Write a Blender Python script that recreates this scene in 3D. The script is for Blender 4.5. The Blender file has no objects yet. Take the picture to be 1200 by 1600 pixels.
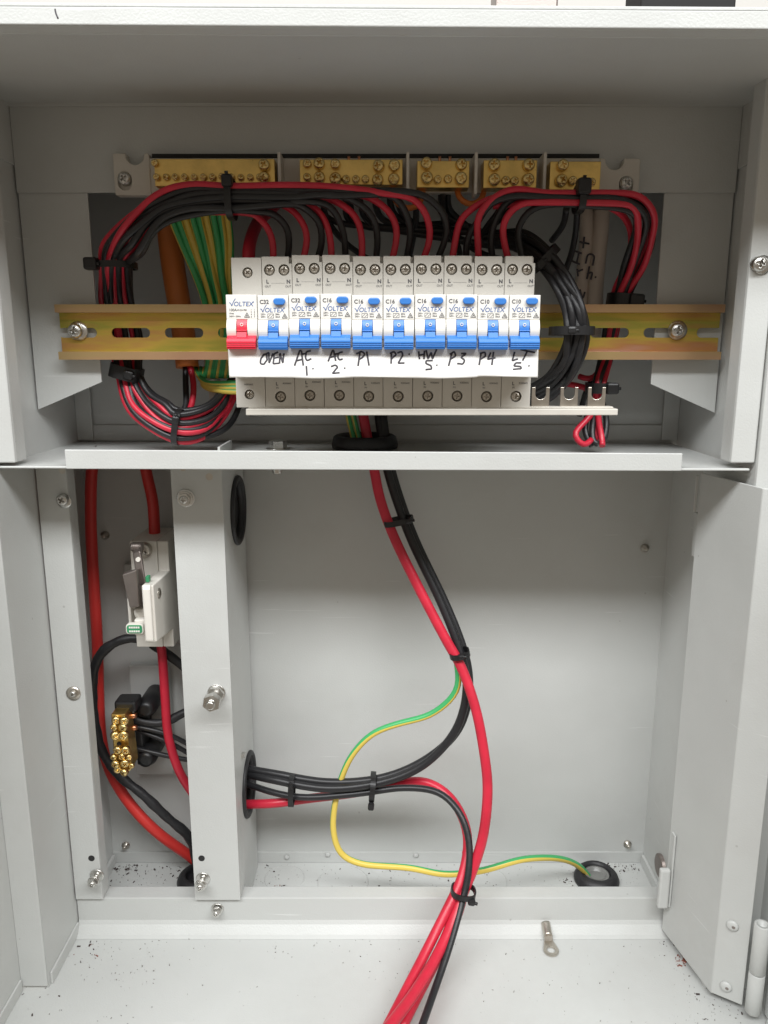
import bpy, bmesh, math, random
from mathutils import Vector, Matrix
random.seed(7)
S = bpy.context.scene
COL = S.collection
# ------------------------------------------------------------------ camera
F, TH = 1202.0, math.radians(11.9)
CT, ST = math.cos(TH), math.sin(TH)
cam_d = bpy.data.cameras.new('camera'); cam = bpy.data.objects.new('camera', cam_d); COL.objects.link(cam)
cam.location = (0, 0, 0); cam.rotation_euler = (math.radians(90) - TH, 0, 0)
cam_d.sensor_fit = 'VERTICAL'; cam_d.sensor_height = 32.0; cam_d.lens = 32.0 * F / 1600.0
cam_d.clip_start = 0.01; cam_d.clip_end = 50
S.camera = cam
S.render.resolution_x = 768; S.render.resolution_y = 1024
# ------------------------------------------------------------------ world and lamps
w = bpy.data.worlds.new('World'); S.world = w; w.use_nodes = True
bg = w.node_tree.nodes['Background']
bg.inputs[0].default_value = (1.0, 0.86, 0.70, 1); bg.inputs[1].default_value = 0.27
def area(name, loc, target, size, power, col, sy=None):
    l = bpy.data.lights.new(name, 'AREA'); l.size = size; l.energy = power; l.color = col
    if sy: l.shape = 'RECTANGLE'; l.size_y = sy
    o = bpy.data.objects.new(name, l); COL.objects.link(o); o.location = loc
    o.rotation_euler = (Vector(target) - Vector(loc)).to_track_quat('-Z', 'Y').to_euler()
    return o
area('key_lamp', (-0.05, -0.66, 1.18), (0, .5, -.1), 3.2, 70.0, (.97, .985, .995), .38)
S.view_settings.view_transform = 'Standard'; S.view_settings.look = 'None'
S.view_settings.exposure = 0.0; S.view_settings.gamma = 1.0

# ------------------------------------------------------------------ pixel maths
def ray(px, py):
    u = (px - 600) / F; v = -(py - 800) / F
    return Vector((u, CT + v * ST, -ST + v * CT))
def P(px, py, Y):
    d = ray(px, py); return d * (Y / d.y)
def Pz(px, py, z):
    d = ray(px, py); return d * (z / d.z)
def zz(py, Y): return P(600, py, Y).z
def xx(px, py, Y): return P(px, py, Y).x

# ------------------------------------------------------------------ materials
def mat(name, col, rough=.5, metal=0, bump=0, bscale=400, var=0, vscale=8, spec=.5, coat=0):
    m = bpy.data.materials.new(name); m.use_nodes = True
    nt = m.node_tree; b = nt.nodes['Principled BSDF']
    b.inputs['Base Color'].default_value = (*col, 1); b.inputs['Roughness'].default_value = rough
    b.inputs['Metallic'].default_value = metal; b.inputs['Specular IOR Level'].default_value = spec
    b.inputs['Coat Weight'].default_value = coat
    tc = nt.nodes.new('ShaderNodeTexCoord')
    if var:
        n = nt.nodes.new('ShaderNodeTexNoise'); n.inputs['Scale'].default_value = vscale; n.inputs['Detail'].default_value = 6
        r = nt.nodes.new('ShaderNodeValToRGB'); nt.links.new(tc.outputs['Object'], n.inputs['Vector'])
        nt.links.new(n.outputs['Fac'], r.inputs['Fac'])
        r.color_ramp.elements[0].position = .3; r.color_ramp.elements[1].position = .7
        r.color_ramp.elements[0].color = (*[c * (1 - var) for c in col], 1)
        r.color_ramp.elements[1].color = (*[min(1, c * (1 + var * .6)) for c in col], 1)
        nt.links.new(r.outputs['Color'], b.inputs['Base Color'])
        mr = nt.nodes.new('ShaderNodeMapRange'); mr.inputs['To Min'].default_value = max(.05, rough - .08); mr.inputs['To Max'].default_value = rough + .1
        nt.links.new(n.outputs['Fac'], mr.inputs['Value']); nt.links.new(mr.outputs[0], b.inputs['Roughness'])
    if bump:
        n2 = nt.nodes.new('ShaderNodeTexNoise'); n2.inputs['Scale'].default_value = bscale; n2.inputs['Detail'].default_value = 3
        bp = nt.nodes.new('ShaderNodeBump'); bp.inputs['Strength'].default_value = bump; bp.inputs['Distance'].default_value = .0006
        nt.links.new(tc.outputs['Object'], n2.inputs['Vector']); nt.links.new(n2.outputs['Fac'], bp.inputs['Height'])
        nt.links.new(bp.outputs[0], b.inputs['Normal'])
    return m
M = {}
M['paint'] = mat('grey_paint', (.560, .572, .556), .38, 0, .22, 900, .03, 14)
# specks and scuffs on the paint
def add_specks(m):
    nt = m.node_tree; b = nt.nodes['Principled BSDF']
    src = b.inputs['Base Color'].links[0].from_socket
    tc = [n for n in nt.nodes if n.type == 'TEX_COORD'][0]
    v = nt.nodes.new('ShaderNodeTexVoronoi'); v.inputs['Scale'].default_value = 55
    n = nt.nodes.new('ShaderNodeTexNoise'); n.inputs['Scale'].default_value = 9; n.inputs['Detail'].default_value = 2
    a = nt.nodes.new('ShaderNodeMath'); a.operation = 'LESS_THAN'; a.inputs[1].default_value = .045
    g = nt.nodes.new('ShaderNodeMath'); g.operation = 'GREATER_THAN'; g.inputs[1].default_value = .56
    mu = nt.nodes.new('ShaderNodeMath'); mu.operation = 'MULTIPLY'
    m2 = nt.nodes.new('ShaderNodeMath'); m2.operation = 'MULTIPLY'; m2.inputs[1].default_value = .35
    mix = nt.nodes.new('ShaderNodeMixRGB'); mix.inputs[2].default_value = (.22, .2, .18, 1)
    L = nt.links.new
    L(tc.outputs['Object'], v.inputs['Vector']); L(tc.outputs['Object'], n.inputs['Vector'])
    L(v.outputs['Distance'], a.inputs[0]); L(n.outputs['Fac'], g.inputs[0])
    L(a.outputs[0], mu.inputs[0]); L(g.outputs[0], mu.inputs[1]); L(mu.outputs[0], m2.inputs[0])
    L(m2.outputs[0], mix.inputs[0]); L(src, mix.inputs[1]); L(mix.outputs[0], b.inputs['Base Color'])
add_specks(M['paint'])
def add_wear(m):
    nt = m.node_tree; b = nt.nodes['Principled BSDF']; N = nt.nodes.new; L = nt.links.new
    tc = [n for n in nt.nodes if n.type == 'TEX_COORD'][0]
    fine = b.inputs['Normal'].links[0].from_node
    n = N('ShaderNodeTexNoise'); n.inputs['Scale'].default_value = 22; n.inputs['Detail'].default_value = 1
    bp = N('ShaderNodeBump'); bp.inputs['Strength'].default_value = .35; bp.inputs['Distance'].default_value = .0035
    L(tc.outputs['Object'], n.inputs['Vector']); L(n.outputs['Fac'], bp.inputs['Height']); L(bp.outputs[0], fine.inputs['Normal'])
    # hairline scratches and smudges
    mp = N('ShaderNodeMapping'); mp.inputs['Rotation'].default_value = (.4, .9, .3); mp.inputs['Scale'].default_value = (9, 9, 210)
    s1 = N('ShaderNodeTexNoise'); s1.inputs['Scale'].default_value = 1.6; s1.inputs['Detail'].default_value = 2
    g = N('ShaderNodeMapRange'); g.inputs['From Min'].default_value = .715; g.inputs['From Max'].default_value = .76
    s2 = N('ShaderNodeTexNoise'); s2.inputs['Scale'].default_value = 7; s2.inputs['Detail'].default_value = 5; s2.inputs['Roughness'].default_value = .7
    g2 = N('ShaderNodeMapRange'); g2.inputs['From Min'].default_value = .5; g2.inputs['From Max'].default_value = .72; g2.inputs['To Max'].default_value = .26
    m1 = N('ShaderNodeMixRGB'); m1.inputs[2].default_value = (.40, .39, .37, 1); m2 = N('ShaderNodeMixRGB'); m2.inputs[2].default_value = (.72, .73, .72, 1)
    k = N('ShaderNodeMath'); k.operation = 'MULTIPLY'; k.inputs[1].default_value = .55
    src = b.inputs['Base Color'].links[0].from_socket
    L(tc.outputs['Object'], mp.inputs[0]); L(mp.outputs[0], s1.inputs['Vector']); L(s1.outputs['Fac'], g.inputs['Value']); L(g.outputs[0], k.inputs[0])
    L(tc.outputs['Object'], s2.inputs['Vector']); L(s2.outputs['Fac'], g2.inputs['Value'])
    L(g2.outputs[0], m1.inputs[0]); L(src, m1.inputs[1]); L(k.outputs[0], m2.inputs[0]); L(m1.outputs[0], m2.inputs[1]); L(m2.outputs[0], b.inputs['Base Color'])
add_wear(M['paint'])
M['body'] = mat('breaker_plastic', (.68, .66, .61), .45, 0, .12, 1500)
M['bodywhite'] = mat('white_breaker_plastic', (.78, .76, .71), .38, 0, .05, 1500)
M['carrier'] = mat('pale_plastic', (.62, .59, .53), .45, 0, .1, 900, .05, 60)
M['white'] = mat('cream_plastic', (.76, .73, .67), .4, 0, .05, 900, .04, 50)
M['paper'] = mat('paper', (.84, .83, .80), .75, 0, .15, 700)
M['ink'] = mat('marker_ink', (.06, .055, .065), .6)
M['print'] = mat('grey_print', (.10, .10, .11), .6)
M['bluep'] = mat('blue_print', (.05, .13, .36), .5)
M['blue'] = mat('blue_plastic', (.045, .20, .58), .36, 0, .04, 1200)
M['redp'] = mat('red_plastic', (.72, .03, .06), .36, 0, .04, 1200)
M['red'] = mat('red_insulation', (.60, .022, .050), .36, 0, .35, 130, .14, 60)
M['redo'] = mat('orange_red_insulation', (.60, .035, .03), .38, 0, .1, 600, .08, 40)
M['black'] = mat('black_insulation', (.017, .017, .019), .40, 0, .35, 130)
M['tape'] = mat('black_tape', (.018, .018, .02), .5, 0, 1.0, 160)
M['tie'] = mat('black_nylon', (.012, .012, .013), .42)
M['rubber'] = mat('black_rubber', (.018, .018, .02), .5, 0, .3, 400)
M['green'] = mat('green_insulation', (.06, .42, .14), .36)
M['yellow'] = mat('yellow_insulation', (.72, .55, .10), .36)
M['orange'] = mat('orange_sheath', (.62, .18, .035), .5, 0, .2, 300, .12, 30)
M['sheath'] = mat('white_sheath', (.64, .56, .49), .5, 0, .2, 300, .08, 30)
M['brass'] = mat('brass', (.86, .60, .20), .30, 1, .25, 500, .22, 70)
M['brassd'] = mat('brass_screw', (.92, .68, .30), .24, 1, .2, 900, .25, 200)
M['zinc'] = mat('zinc_plate', (.66, .65, .62), .28, 1, .15, 700, .12, 200)
M['tin'] = mat('tinned_metal', (.58, .54, .48), .34, 1, .15, 700, .1, 150)
M['pewter'] = mat('brown_pewter_metal', (.30, .26, .24), .42, .85, .15, 500, .12, 90)
M['copper'] = mat('copper', (.75, .33, .18), .3, 1)
M['dark'] = mat('dark_void', (.02, .02, .02), .8)
M['greent'] = mat('green_tag', (.04, .27, .12), .45)
M['dirt'] = mat('metal_swarf', (.07, .05, .045), .6, .2, 0, 1, .5, 300)
M['dust'] = mat('grey_grit', (.24, .23, .21), .8)
M['rust'] = mat('copper_swarf', (.28, .10, .07), .5, .2)
M['wall'] = mat('white_wall', (.75, .74, .71), .8, 0, .2, 80)
M['clear'] = mat('cloudy_plastic', (.20, .20, .19), .3)
def rail_mat():
    m = bpy.data.materials.new('yellow_zinc'); m.use_nodes = True; nt = m.node_tree; b = nt.nodes['Principled BSDF']
    b.inputs['Metallic'].default_value = .55; b.inputs['Roughness'].default_value = .32
    L = nt.links.new; N = nt.nodes.new
    tc = N('ShaderNodeTexCoord'); mp = N('ShaderNodeMapping'); mp.inputs['Scale'].default_value = (11, 60, 70)
    n = N('ShaderNodeTexNoise'); n.inputs['Scale'].default_value = 1.0; n.inputs['Detail'].default_value = 4
    r = N('ShaderNodeValToRGB'); e = r.color_ramp.elements
    e[0].position = .28; e[0].color = (.56, .32, .10, 1); e[1].position = .74; e[1].color = (.62, .36, .30, 1)
    for p, c in ((.40, (.42, .40, .07, 1)), (.50, (.64, .46, .09, 1)), (.60, (.62, .30, .12, 1))): k = e.new(p); k.color = c
    r2 = N('ShaderNodeValToRGB'); e = r2.color_ramp.elements
    e[0].position = .3; e[0].color = (.60, .34, .22, 1); e[1].position = .7; e[1].color = (.54, .40, .18, 1)
    sp = N('ShaderNodeSeparateXYZ'); lt = N('ShaderNodeMath'); lt.operation = 'LESS_THAN'; lt.inputs[1].default_value = -.003
    mix = N('ShaderNodeMixRGB')
    L(tc.outputs['Object'], mp.inputs[0]); L(mp.outputs[0], n.inputs['Vector']); L(n.outputs['Fac'], r.inputs[0]); L(n.outputs['Fac'], r2.inputs[0])
    L(tc.outputs['Object'], sp.inputs[0]); L(sp.outputs['Y'], lt.inputs[0]); L(lt.outputs[0], mix.inputs[0])
    L(r.outputs[0], mix.inputs[1]); L(r2.outputs[0], mix.inputs[2]); L(mix.outputs[0], b.inputs['Base Color'])
    n3 = N('ShaderNodeTexNoise'); n3.inputs['Scale'].default_value = 60; mr = N('ShaderNodeMapRange'); mr.inputs['To Min'].default_value = .22; mr.inputs['To Max'].default_value = .48
    L(tc.outputs['Object'], n3.inputs['Vector']); L(n3.outputs['Fac'], mr.inputs['Value']); L(mr.outputs[0], b.inputs['Roughness'])
    return m
M['railm'] = rail_mat()

# ------------------------------------------------------------------ mesh helpers
def wl(o):
    v = Vector((0, 0, 0))
    while o: v += o.location; o = o.parent
    return v
class MB:
    def __init__(s): s.bm = bmesh.new()
    def hexa(s, c):   # c: 8 corners, 0-3 one loop, 4-7 the other
        v = [s.bm.verts.new(p) for p in c]
        for f in ((0,1,2,3),(7,6,5,4),(0,4,5,1),(1,5,6,2),(2,6,7,3),(3,7,4,0)): s.bm.faces.new([v[i] for i in f])
        return s
    def box(s, x0, x1, y0, y1, z0, z1):
        return s.hexa([(x0,y0,z0),(x1,y0,z0),(x1,y0,z1),(x0,y0,z1),(x0,y1,z0),(x1,y1,z0),(x1,y1,z1),(x0,y1,z1)])
    def prism(s, pts, axis, a, b):   # polygon extruded along axis from a to b
        def mk(p, t):
            if axis == 'X': return (t, p[0], p[1])
            if axis == 'Y': return (p[0], t, p[1])
            return (p[0], p[1], t)
        A = [s.bm.verts.new(mk(p, a)) for p in pts]; B = [s.bm.verts.new(mk(p, b)) for p in pts]; n = len(pts)
        s.bm.faces.new(A); s.bm.faces.new(B[::-1])
        for i in range(n): s.bm.faces.new([A[i], B[i], B[(i+1) % n], A[(i+1) % n]])
        return s
    def lathe(s, prof, c, axis='Y', n=24, smooth=True):  # prof: (radius, offset along axis)
        c = Vector(c); rings = []
        for r, h in prof:
            ring = []
            for i in range(n):
                t = 2 * math.pi * i / n; a, b = r * math.cos(t), r * math.sin(t)
                o = Vector((a, h, b)) if axis == 'Y' else Vector((a, b, h)) if axis == 'Z' else Vector((h, a, b))
                ring.append(s.bm.verts.new(c + o))
            rings.append(ring)
        for k in range(len(rings) - 1):
            for i in range(n):
                f = s.bm.faces.new([rings[k][i], rings[k][(i+1) % n], rings[k+1][(i+1) % n], rings[k+1][i]]); f.smooth = smooth
        s.bm.faces.new(rings[0]); s.bm.faces.new(rings[-1][::-1])
        return s
    def torus(s, c, R, r, axis='Y', n=36, m=10, sq=1.0):
        c = Vector(c); rings = []
        for i in range(n):
            t = 2 * math.pi * i / n; ring = []
            for j in range(m):
                q = 2 * math.pi * j / m; rr = R + r * math.cos(q); h = r * sq * math.sin(q)
                a, b = rr * math.cos(t), rr * math.sin(t)
                o = Vector((a, h, b)) if axis == 'Y' else Vector((a, b, h)) if axis == 'Z' else Vector((h, a, b))
                ring.append(s.bm.verts.new(c + o))
            rings.append(ring)
        for i in range(n):
            for j in range(m):
                f = s.bm.faces.new([rings[i][j], rings[(i+1)%n][j], rings[(i+1)%n][(j+1)%m], rings[i][(j+1)%m]]); f.smooth = True
        return s
    def tube(s, pts, r, n=12, twist=0.0, two=False, phase=0.0, flat=None, step=.004, rough=0):
        pts = [Vector(p) for p in pts]
        P_ = [pts[0] * 2 - pts[1]] + pts + [pts[-1] * 2 - pts[-2]]
        sm = []
        for i in range(1, len(P_) - 2):
            p0, p1, p2, p3 = P_[i-1:i+3]; k = max(3, int((p2 - p1).length / step))
            for j in range(k):
                t = j / k
                sm.append(.5 * ((2*p1) + (p2-p0)*t + (2*p0-5*p1+4*p2-p3)*t*t + (3*p1-p0-3*p2+p3)*t**3))
        sm.append(pts[-1])
        if flat is None:
            for _ in range(2):
                sm = [sm[0]] + [(sm[i-1] + sm[i] * 2 + sm[i+1]) / 4 for i in range(1, len(sm) - 1)] + [sm[-1]]
        T = [(sm[min(i+1, len(sm)-1)] - sm[max(i-1, 0)]).normalized() for i in range(len(sm))]
        ref = Vector((0, -1, 0)) if abs(T[0].y) < .9 else Vector((1, 0, 0))
        N = (ref - T[0] * ref.dot(T[0])).normalized(); rings = []; L = 0
        for i, p in enumerate(sm):
            if i:
                L += (p - sm[i-1]).length
                N = (N - T[i] * N.dot(T[i])).normalized()
            B = T[i].cross(N); ring = []; rr = r * (1 + (rough * (math.sin(L * 420) + math.sin(L * 173 + 1.3)) if rough else 0))
            for j in range(n):
                a = 2 * math.pi * j / n + twist * L + phase
                o = (N * math.cos(a) + B * math.sin(a)) * rr
                if flat: o.y *= flat
                ring.append(s.bm.verts.new(p + o))
            rings.append(ring)
        for i in range(len(rings) - 1):
            for j in range(n):
                f = s.bm.faces.new([rings[i][j], rings[i][(j+1)%n], rings[i+1][(j+1)%n], rings[i+1][j]]); f.smooth = True
                if two and (j % n) < n * .39: f.material_index = 1
        s.bm.faces.new(rings[0]); s.bm.faces.new(rings[-1][::-1])
        return s
    def build(s, name, m, parent=None, bevel=0, mats=None):
        bmesh.ops.recalc_face_normals(s.bm, faces=s.bm.faces)
        me = bpy.data.meshes.new(name); o = bpy.data.objects.new(name, me); COL.objects.link(o)
        if parent: off = wl(parent)
        else:
            xs = [v.co for v in s.bm.verts]
            off = Vector([(min(v[k] for v in xs) + max(v[k] for v in xs)) / 2 for k in range(3)]); off.z = min(v.z for v in xs)
        for v in s.bm.verts: v.co -= off
        s.bm.to_mesh(me); s.bm.free()
        for mm in (mats or [m]): me.materials.append(mm)
        if parent: o.parent = parent
        else: o.location = off
        if bevel: bevel_mod(o, bevel)
        return o
def bevel_mod(o, wd, seg=2):
    b = o.modifiers.new('bevel', 'BEVEL'); b.width = wd; b.segments = seg; b.limit_method = 'ANGLE'; b.angle_limit = math.radians(35)
def bake(o):
    bpy.context.view_layer.update()
    dg = bpy.context.evaluated_depsgraph_get()
    me = bpy.data.meshes.new_from_object(o.evaluated_get(dg)); o.modifiers.clear(); old = o.data; o.data = me; bpy.data.meshes.remove(old)
def cut(o, mb):
    c = MB.build(mb, 'cutter', o.data.materials[0]);
    d = o.modifiers.new('cut', 'BOOLEAN'); d.operation = 'DIFFERENCE'; d.object = c; d.solver = 'EXACT'
    bake(o); me = c.data; bpy.data.objects.remove(c); bpy.data.meshes.remove(me)
def empty(name, loc, label, cat, group=None):
    o = bpy.data.objects.new(name, None); COL.objects.link(o); o.location = loc; o.empty_display_size = .01
    tag(o, label, cat, group); return o
def tag(o, label, cat, group=None):
    o['label'] = label; o['category'] = cat
    if group: o['group'] = group
def rrect(x0, x1, z0, z1, r, n=5):
    pts = []
    for cx, cz, a0 in ((x1-r, z1-r, 0), (x0+r, z1-r, 90), (x0+r, z0+r, 180), (x1-r, z0+r, 270)):
        for i in range(n + 1):
            a = math.radians(a0 + 90 * i / n); pts.append((cx + r * math.cos(a), cz + r * math.sin(a)))
    return pts
def text(name, s, size, loc, m, parent, shear=0, sx=1.0, align='CENTER', bold=0):
    c = bpy.data.curves.new('t', 'FONT'); c.body = s; c.size = size; c.shear = shear; c.align_x = align; c.resolution_u = 3
    c.extrude = .00004; c.offset = bold
    o = bpy.data.objects.new('t', c); COL.objects.link(o); bpy.context.view_layer.update()
    me = bpy.data.meshes.new_from_object(o.evaluated_get(bpy.context.evaluated_depsgraph_get()))
    bpy.data.objects.remove(o); bpy.data.curves.remove(c)
    me.transform(Matrix.Rotation(math.radians(90), 4, 'X') @ Matrix.Diagonal((sx, 1, 1, 1)))
    me.materials.clear(); me.materials.append(m)
    r = bpy.data.objects.new(name, me); COL.objects.link(r)
    r.location = Vector(loc) - (wl(parent) if parent else Vector()); r.parent = parent
    return r

# ------------------------------------------------------------------ screws (prototype meshes, head towards -Y, unit radius 1 mm)
def proto(build_fn, m):
    o = build_fn(m); me = o.data; bpy.data.objects.remove(o); return me
def pan(m):
    o = MB().lathe([(.2, .9), (1.0, .9), (1.0, .25), (.93, .02), (.75, -.16), (.45, -.26), (.1, -.28)], (0,0,0), n=28).build('screw', m); o.location = (0,0,0)
    off = 0
    z0 = min(v.co.z for v in o.data.vertices)
    for v in o.data.vertices: v.co.z -= z0 + 1.0
    c = MB().box(-.52, .52, -1, .22, -.13, .13).build('c', m); c.location = (0, 0, 0)
    for v in c.data.vertices: v.co.z -= .13; v.co.y -= 0
    c.data.transform(Matrix.Translation((0, -.4, 0)))
    for ang in (0, 90):
        d = o.modifiers.new('cut', 'BOOLEAN'); d.solver = 'EXACT'; d.object = c; c.rotation_euler = (0, math.radians(ang), 0)
        bake(o)
    bpy.data.objects.remove(c)
    return o
PAN = {k: proto(pan, M[k]) for k in ('zinc', 'brassd', 'tin')}
def screw(parent, loc, r, kind='zinc', name='screw', rot=None, tilt=(0, 0), z=0):
    o = bpy.data.objects.new(name, PAN[kind]); COL.objects.link(o)
    o.scale = (r * 1.0, r * 1.0, r * 1.0); o.location = Vector(loc) - wl(parent); o.parent = parent
    a = random.uniform(0, 90) if rot is None else rot
    o.rotation_mode = 'XYZ'
    o.rotation_euler = (math.radians(tilt[0]), math.radians(a), math.radians(tilt[1]))
    return o
def hexpts(cx, cz, r, rot=0):
    return [(cx + r * math.cos(math.radians(60*i+rot)), cz + r * math.sin(math.radians(60*i+rot))) for i in range(6)]
def hexbolt(parent, p, r, Y, name='screw', out=.0, rot=10):
    """hex flange screw: washer on the surface at Y, head sticking `out` towards the viewer"""
    p = Vector(p)
    b = MB().lathe([(r*1.18, 0), (r*1.22, -.0006), (r*1.12, -.0012), (r*.6, -.0013)], (p.x, Y, p.z), n=24)
    if out: b.lathe([(r*.5, 0), (r*.5, -out)] , (p.x, Y-.0012, p.z), n=16)
    yb = Y - .0012 - out
    b.lathe([(r*.9, 0.0003), (r*1.02, 0), (r*1.0, -.0008), (r*.8, -.0009)], (p.x, yb, p.z), n=24)
    b.prism(hexpts(p.x, p.z, r*.86, rot), 'Y', yb-.0007, yb - .0036)
    o = b.build(name, M['zinc'], parent, .0003)
    screw(o, (p.x, yb-.0035, p.z), r*.55, 'zinc', 'drive_recess')
    return o

# ================================================================== CABINET
XL, XR, YB, ZF = -.234, .224, .59, -.436
T = .0014
cab = empty('switchboard_cabinet', (-.005, .52, ZF), 'grey painted steel switchboard cabinet standing open, with a shelf across its middle', 'cabinet')
def part(mb, name, bevel=.0004, label=None, m='paint', parent=None):
    o = mb.build(name, M[m], parent or cab, bevel)
    if label: o['label'] = label
    return o
part(MB().box(XL-.03, XR+.03, YB, YB+T, ZF-.004, .19), 'back_panel', 0)
# floor
part(MB().box(-.30, .34, .33, YB-.0002, ZF-T, ZF), 'base_panel', 0)
part(MB().box(XL, XR, .524, YB, ZF, ZF+.0014), 'inner_base_panel', 0)
# bottom seam of the back
part(MB().box(XL, XR, YB-.0010, YB, ZF+.0015, ZF+.012), 'back_seam')
# sides: inner walls
part(MB().box(XL-T, XL, .457, YB, ZF, .155), 'side_panel', 0)
part(MB().box(XR, XR+T, .500, YB, ZF, .155), 'side_panel', 0)
part(MB().box(XL, XL+.0016, .4605, .509, ZF, ZF+.0095), 'side_seam')
part(MB().box(XL, XL+.0025, .5255, YB-.003, ZF+.0015, ZF+.011), 'side_seam')
part(MB().box(XR-.0025, XR, .5255, YB-.003, ZF+.0015, ZF+.011), 'side_seam')
# left front flange and outer jamb (below shelf)
part(MB().box(-.2523, XL, .4555, .457, ZF+.0028, -.0725), 'jamb_flange', .0005)
part(MB().box(-.2537, -.2523, .34, .457, ZF, -.0725), 'outer_jamb', 0)
part(MB().box(-.2523, -.2508, .34, .4545, ZF, ZF+.0095), 'side_seam')
# lip across the bottom
part(MB().prism([(.5242,-.4072),(.5110,-.4072),(.5110,-.4262),(.5095,-.4290),(.5050,-.4342),(.5020,ZF+.0001),(.5125,ZF+.0001),(.5125,-.4086),(.5242,-.4086)], 'X', XL+.0005, XR), 'front_sill', .0012)
# left strip
sl = part(MB().box(XL+.0011, -.2125, .5085, .5100, -.4064, -.0705).box(-.2140, -.2125, .5100, .522, -.4064, -.0705), 'front_strip', .0004)
# partition column (U section with two cable holes)
colm = part(MB().prism([(-.1425,.5080),(-.1085,.5080),(-.1085,.5855),(-.1100,.5855),(-.1100,.5095),(-.1410,.5095),(-.1410,.5855),(-.1425,.5855)], 'Z', -.4064, -.0705), 'partition_column', 0)
part(MB().box(-.1100, -.1086, .5255, .5850, ZF+.002, -.4066), 'partition_foot', 0)
part(MB().box(-.1424, -.1410, .5255, .5850, ZF+.002, -.4066), 'partition_foot', 0)
GZ = (zz(797, .557), zz(1221, .560)); GR = .0235
cut(colm, MB().lathe([(GR, -.02), (GR, .02)], (-.1093, .5565, GZ[0]), 'X', 40).lathe([(GR, -.02), (GR, .02)], (-.1093, .5565, GZ[1]), 'X', 40))
for gz in GZ:
    g = MB().torus((-.1078, .5565, gz), GR + .0004, .0022, 'X', 44, 10, .9)
    g.torus((-.1105, .5565, gz), GR - .001, .0022, 'X', 44, 10, 1.4).build('grommet', M['rubber'], cab)
MB().lathe([(GR*.92, 0), (GR*.92, -.0008)], (-.1115, .5565, GZ[0]), 'X', 40).build('grommet_web', M['rubber'], cab)
bx_ = P(373, 1208, .51); MB().box(-.1085, -.1060, .5335, .5375, bx_.z-.0015, bx_.z+.0015).build('grommet_clip', M['zinc'], cab)
# shelf (tilts by a millimetre to the right)
zl, zr = -.0686, -.0702
def sh(x): return zl + (zr - zl) * (x + .24) / .47
xa, xb = -.2525, xx(1172, 730, .46)
b = MB().hexa([(xa,.46,sh(xa)-T),(xb,.46,sh(xb)-T),(xb,.46,sh(xb)),(xa,.46,sh(xa)),(xa,YB,sh(xa)-T),(xb,YB,sh(xb)-T),(xb,YB,sh(xb)),(xa,YB,sh(xa))])
x0, x1 = xx(103, 715, .46), xx(1065, 715, .46)
b.hexa([(x0,.4586,sh(x0)-T),(x1,.4586,sh(x1)-T),(x1,.4586,zz(708,.46)),(x0,.4586,zz(702,.46)),(x0,.46,sh(x0)-T),(x1,.46,sh(x1)-T),(x1,.46,zz(708,.46)),(x0,.46,zz(702,.46))])
shelf = part(b, 'shelf', .0005)
# seam strips on upper back
part(MB().box(XL, XR, YB-.0020, YB, -.0680, -.0560), 'back_seam')
for x, d in ((XL+.0001, 1), (XR-.0001, -1)):
    part(MB().box(min(x, x+d*.012), max(x, x+d*.012), YB-.0040, YB-.0021, -.0675, .15), 'corner_seam')
# upper posts
for s, xi, xo in ((-1, -.2215, -.262), (1, .2085, .2228)):
    part(MB().box(min(xi, xo), max(xi, xo), .4585, .4600, -.0665, .150).box(*( (xi-.0015, xi) if s < 0 else (xi, xi+.0015)), .4600, .474, -.0665, .150), 'front_post', .0014)
# right outer frame
part(MB().box(.2236, .30, .4560, .4575, ZF, .145).box(.2236, .2250, .4575, .50, ZF, .145), 'outer_frame', .0012)
# small steps in the side seams
part(MB().box(XL, XL+.0012, .474, .5195, zz(240, .49), .150), 'side_liner', .0002)
part(MB().box(XR-.0012, XR, .474, .5195, zz(247, .49), .150), 'side_liner', .0002)
# mounting plates
part(MB().box(XL+.0015, XR-.0015, .5185, .5200, zz(301, .5185), .153), 'mounting_plate', .0002, 'wide plain plate above the opening')
for pts in ([(-.2325, zz(640,.52)), (-.1885, zz(597,.52)), (-.1885, .115), (-.2325, .115)], [(.2225, zz(645,.52)), (.2225, .115), (.1782, .115), (.1782, zz(600,.52))]):
    part(MB().prism(pts, 'Y', .5203, .5217), 'mounting_plate', .0002)
# hood
HY = .372; zl2, zr2 = .3736*HY, .3682*HY
def hz(x, d=0): return zl2 + (zr2 - zl2) * (x + .18) / .36 + d
def hood_bar(y0, y1, d0, d1, b=None):
    b = b or MB(); xa, xb = -.32, .34
    return b.hexa([(xa,y0,hz(xa,d0)),(xb,y0,hz(xb,d0)),(xb,y0,hz(xb,d1)),(xa,y0,hz(xa,d1)),(xa,y1,hz(xa,d0)),(xb,y1,hz(xb,d0)),(xb,y1,hz(xb,d1)),(xa,y1,hz(xa,d1))])
b = hood_bar(HY, HY+.0016, 0, .0072); hood_bar(HY+.0016, HY+.0100, 0, .0014, b); hood_bar(HY+.0100, HY+.0115, 0, .0060, b)
part(b, 'hood_lip', .0005)
b = hood_bar(HY+.0018, HY+.0115, .0078, .0094); part(b, 'hood_lip', .0004)
b = MB(); xa, xb = -.32, .34
b.hexa([(xa,HY+.0117,hz(xa,.0040)),(xb,HY+.0117,hz(xb,.0040)),(xb,HY+.0117,hz(xb,.0054)),(xa,HY+.0117,hz(xa,.0054)),(xa,.60,.1535),(xb,.60,.1515),(xb,.60,.1530),(xa,.60,.1550)])
part(b, 'hood', 0)
part(MB().box(XL, XR, .5165, .5183, .1475, .153), 'seam_strip', .0003)
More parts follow.
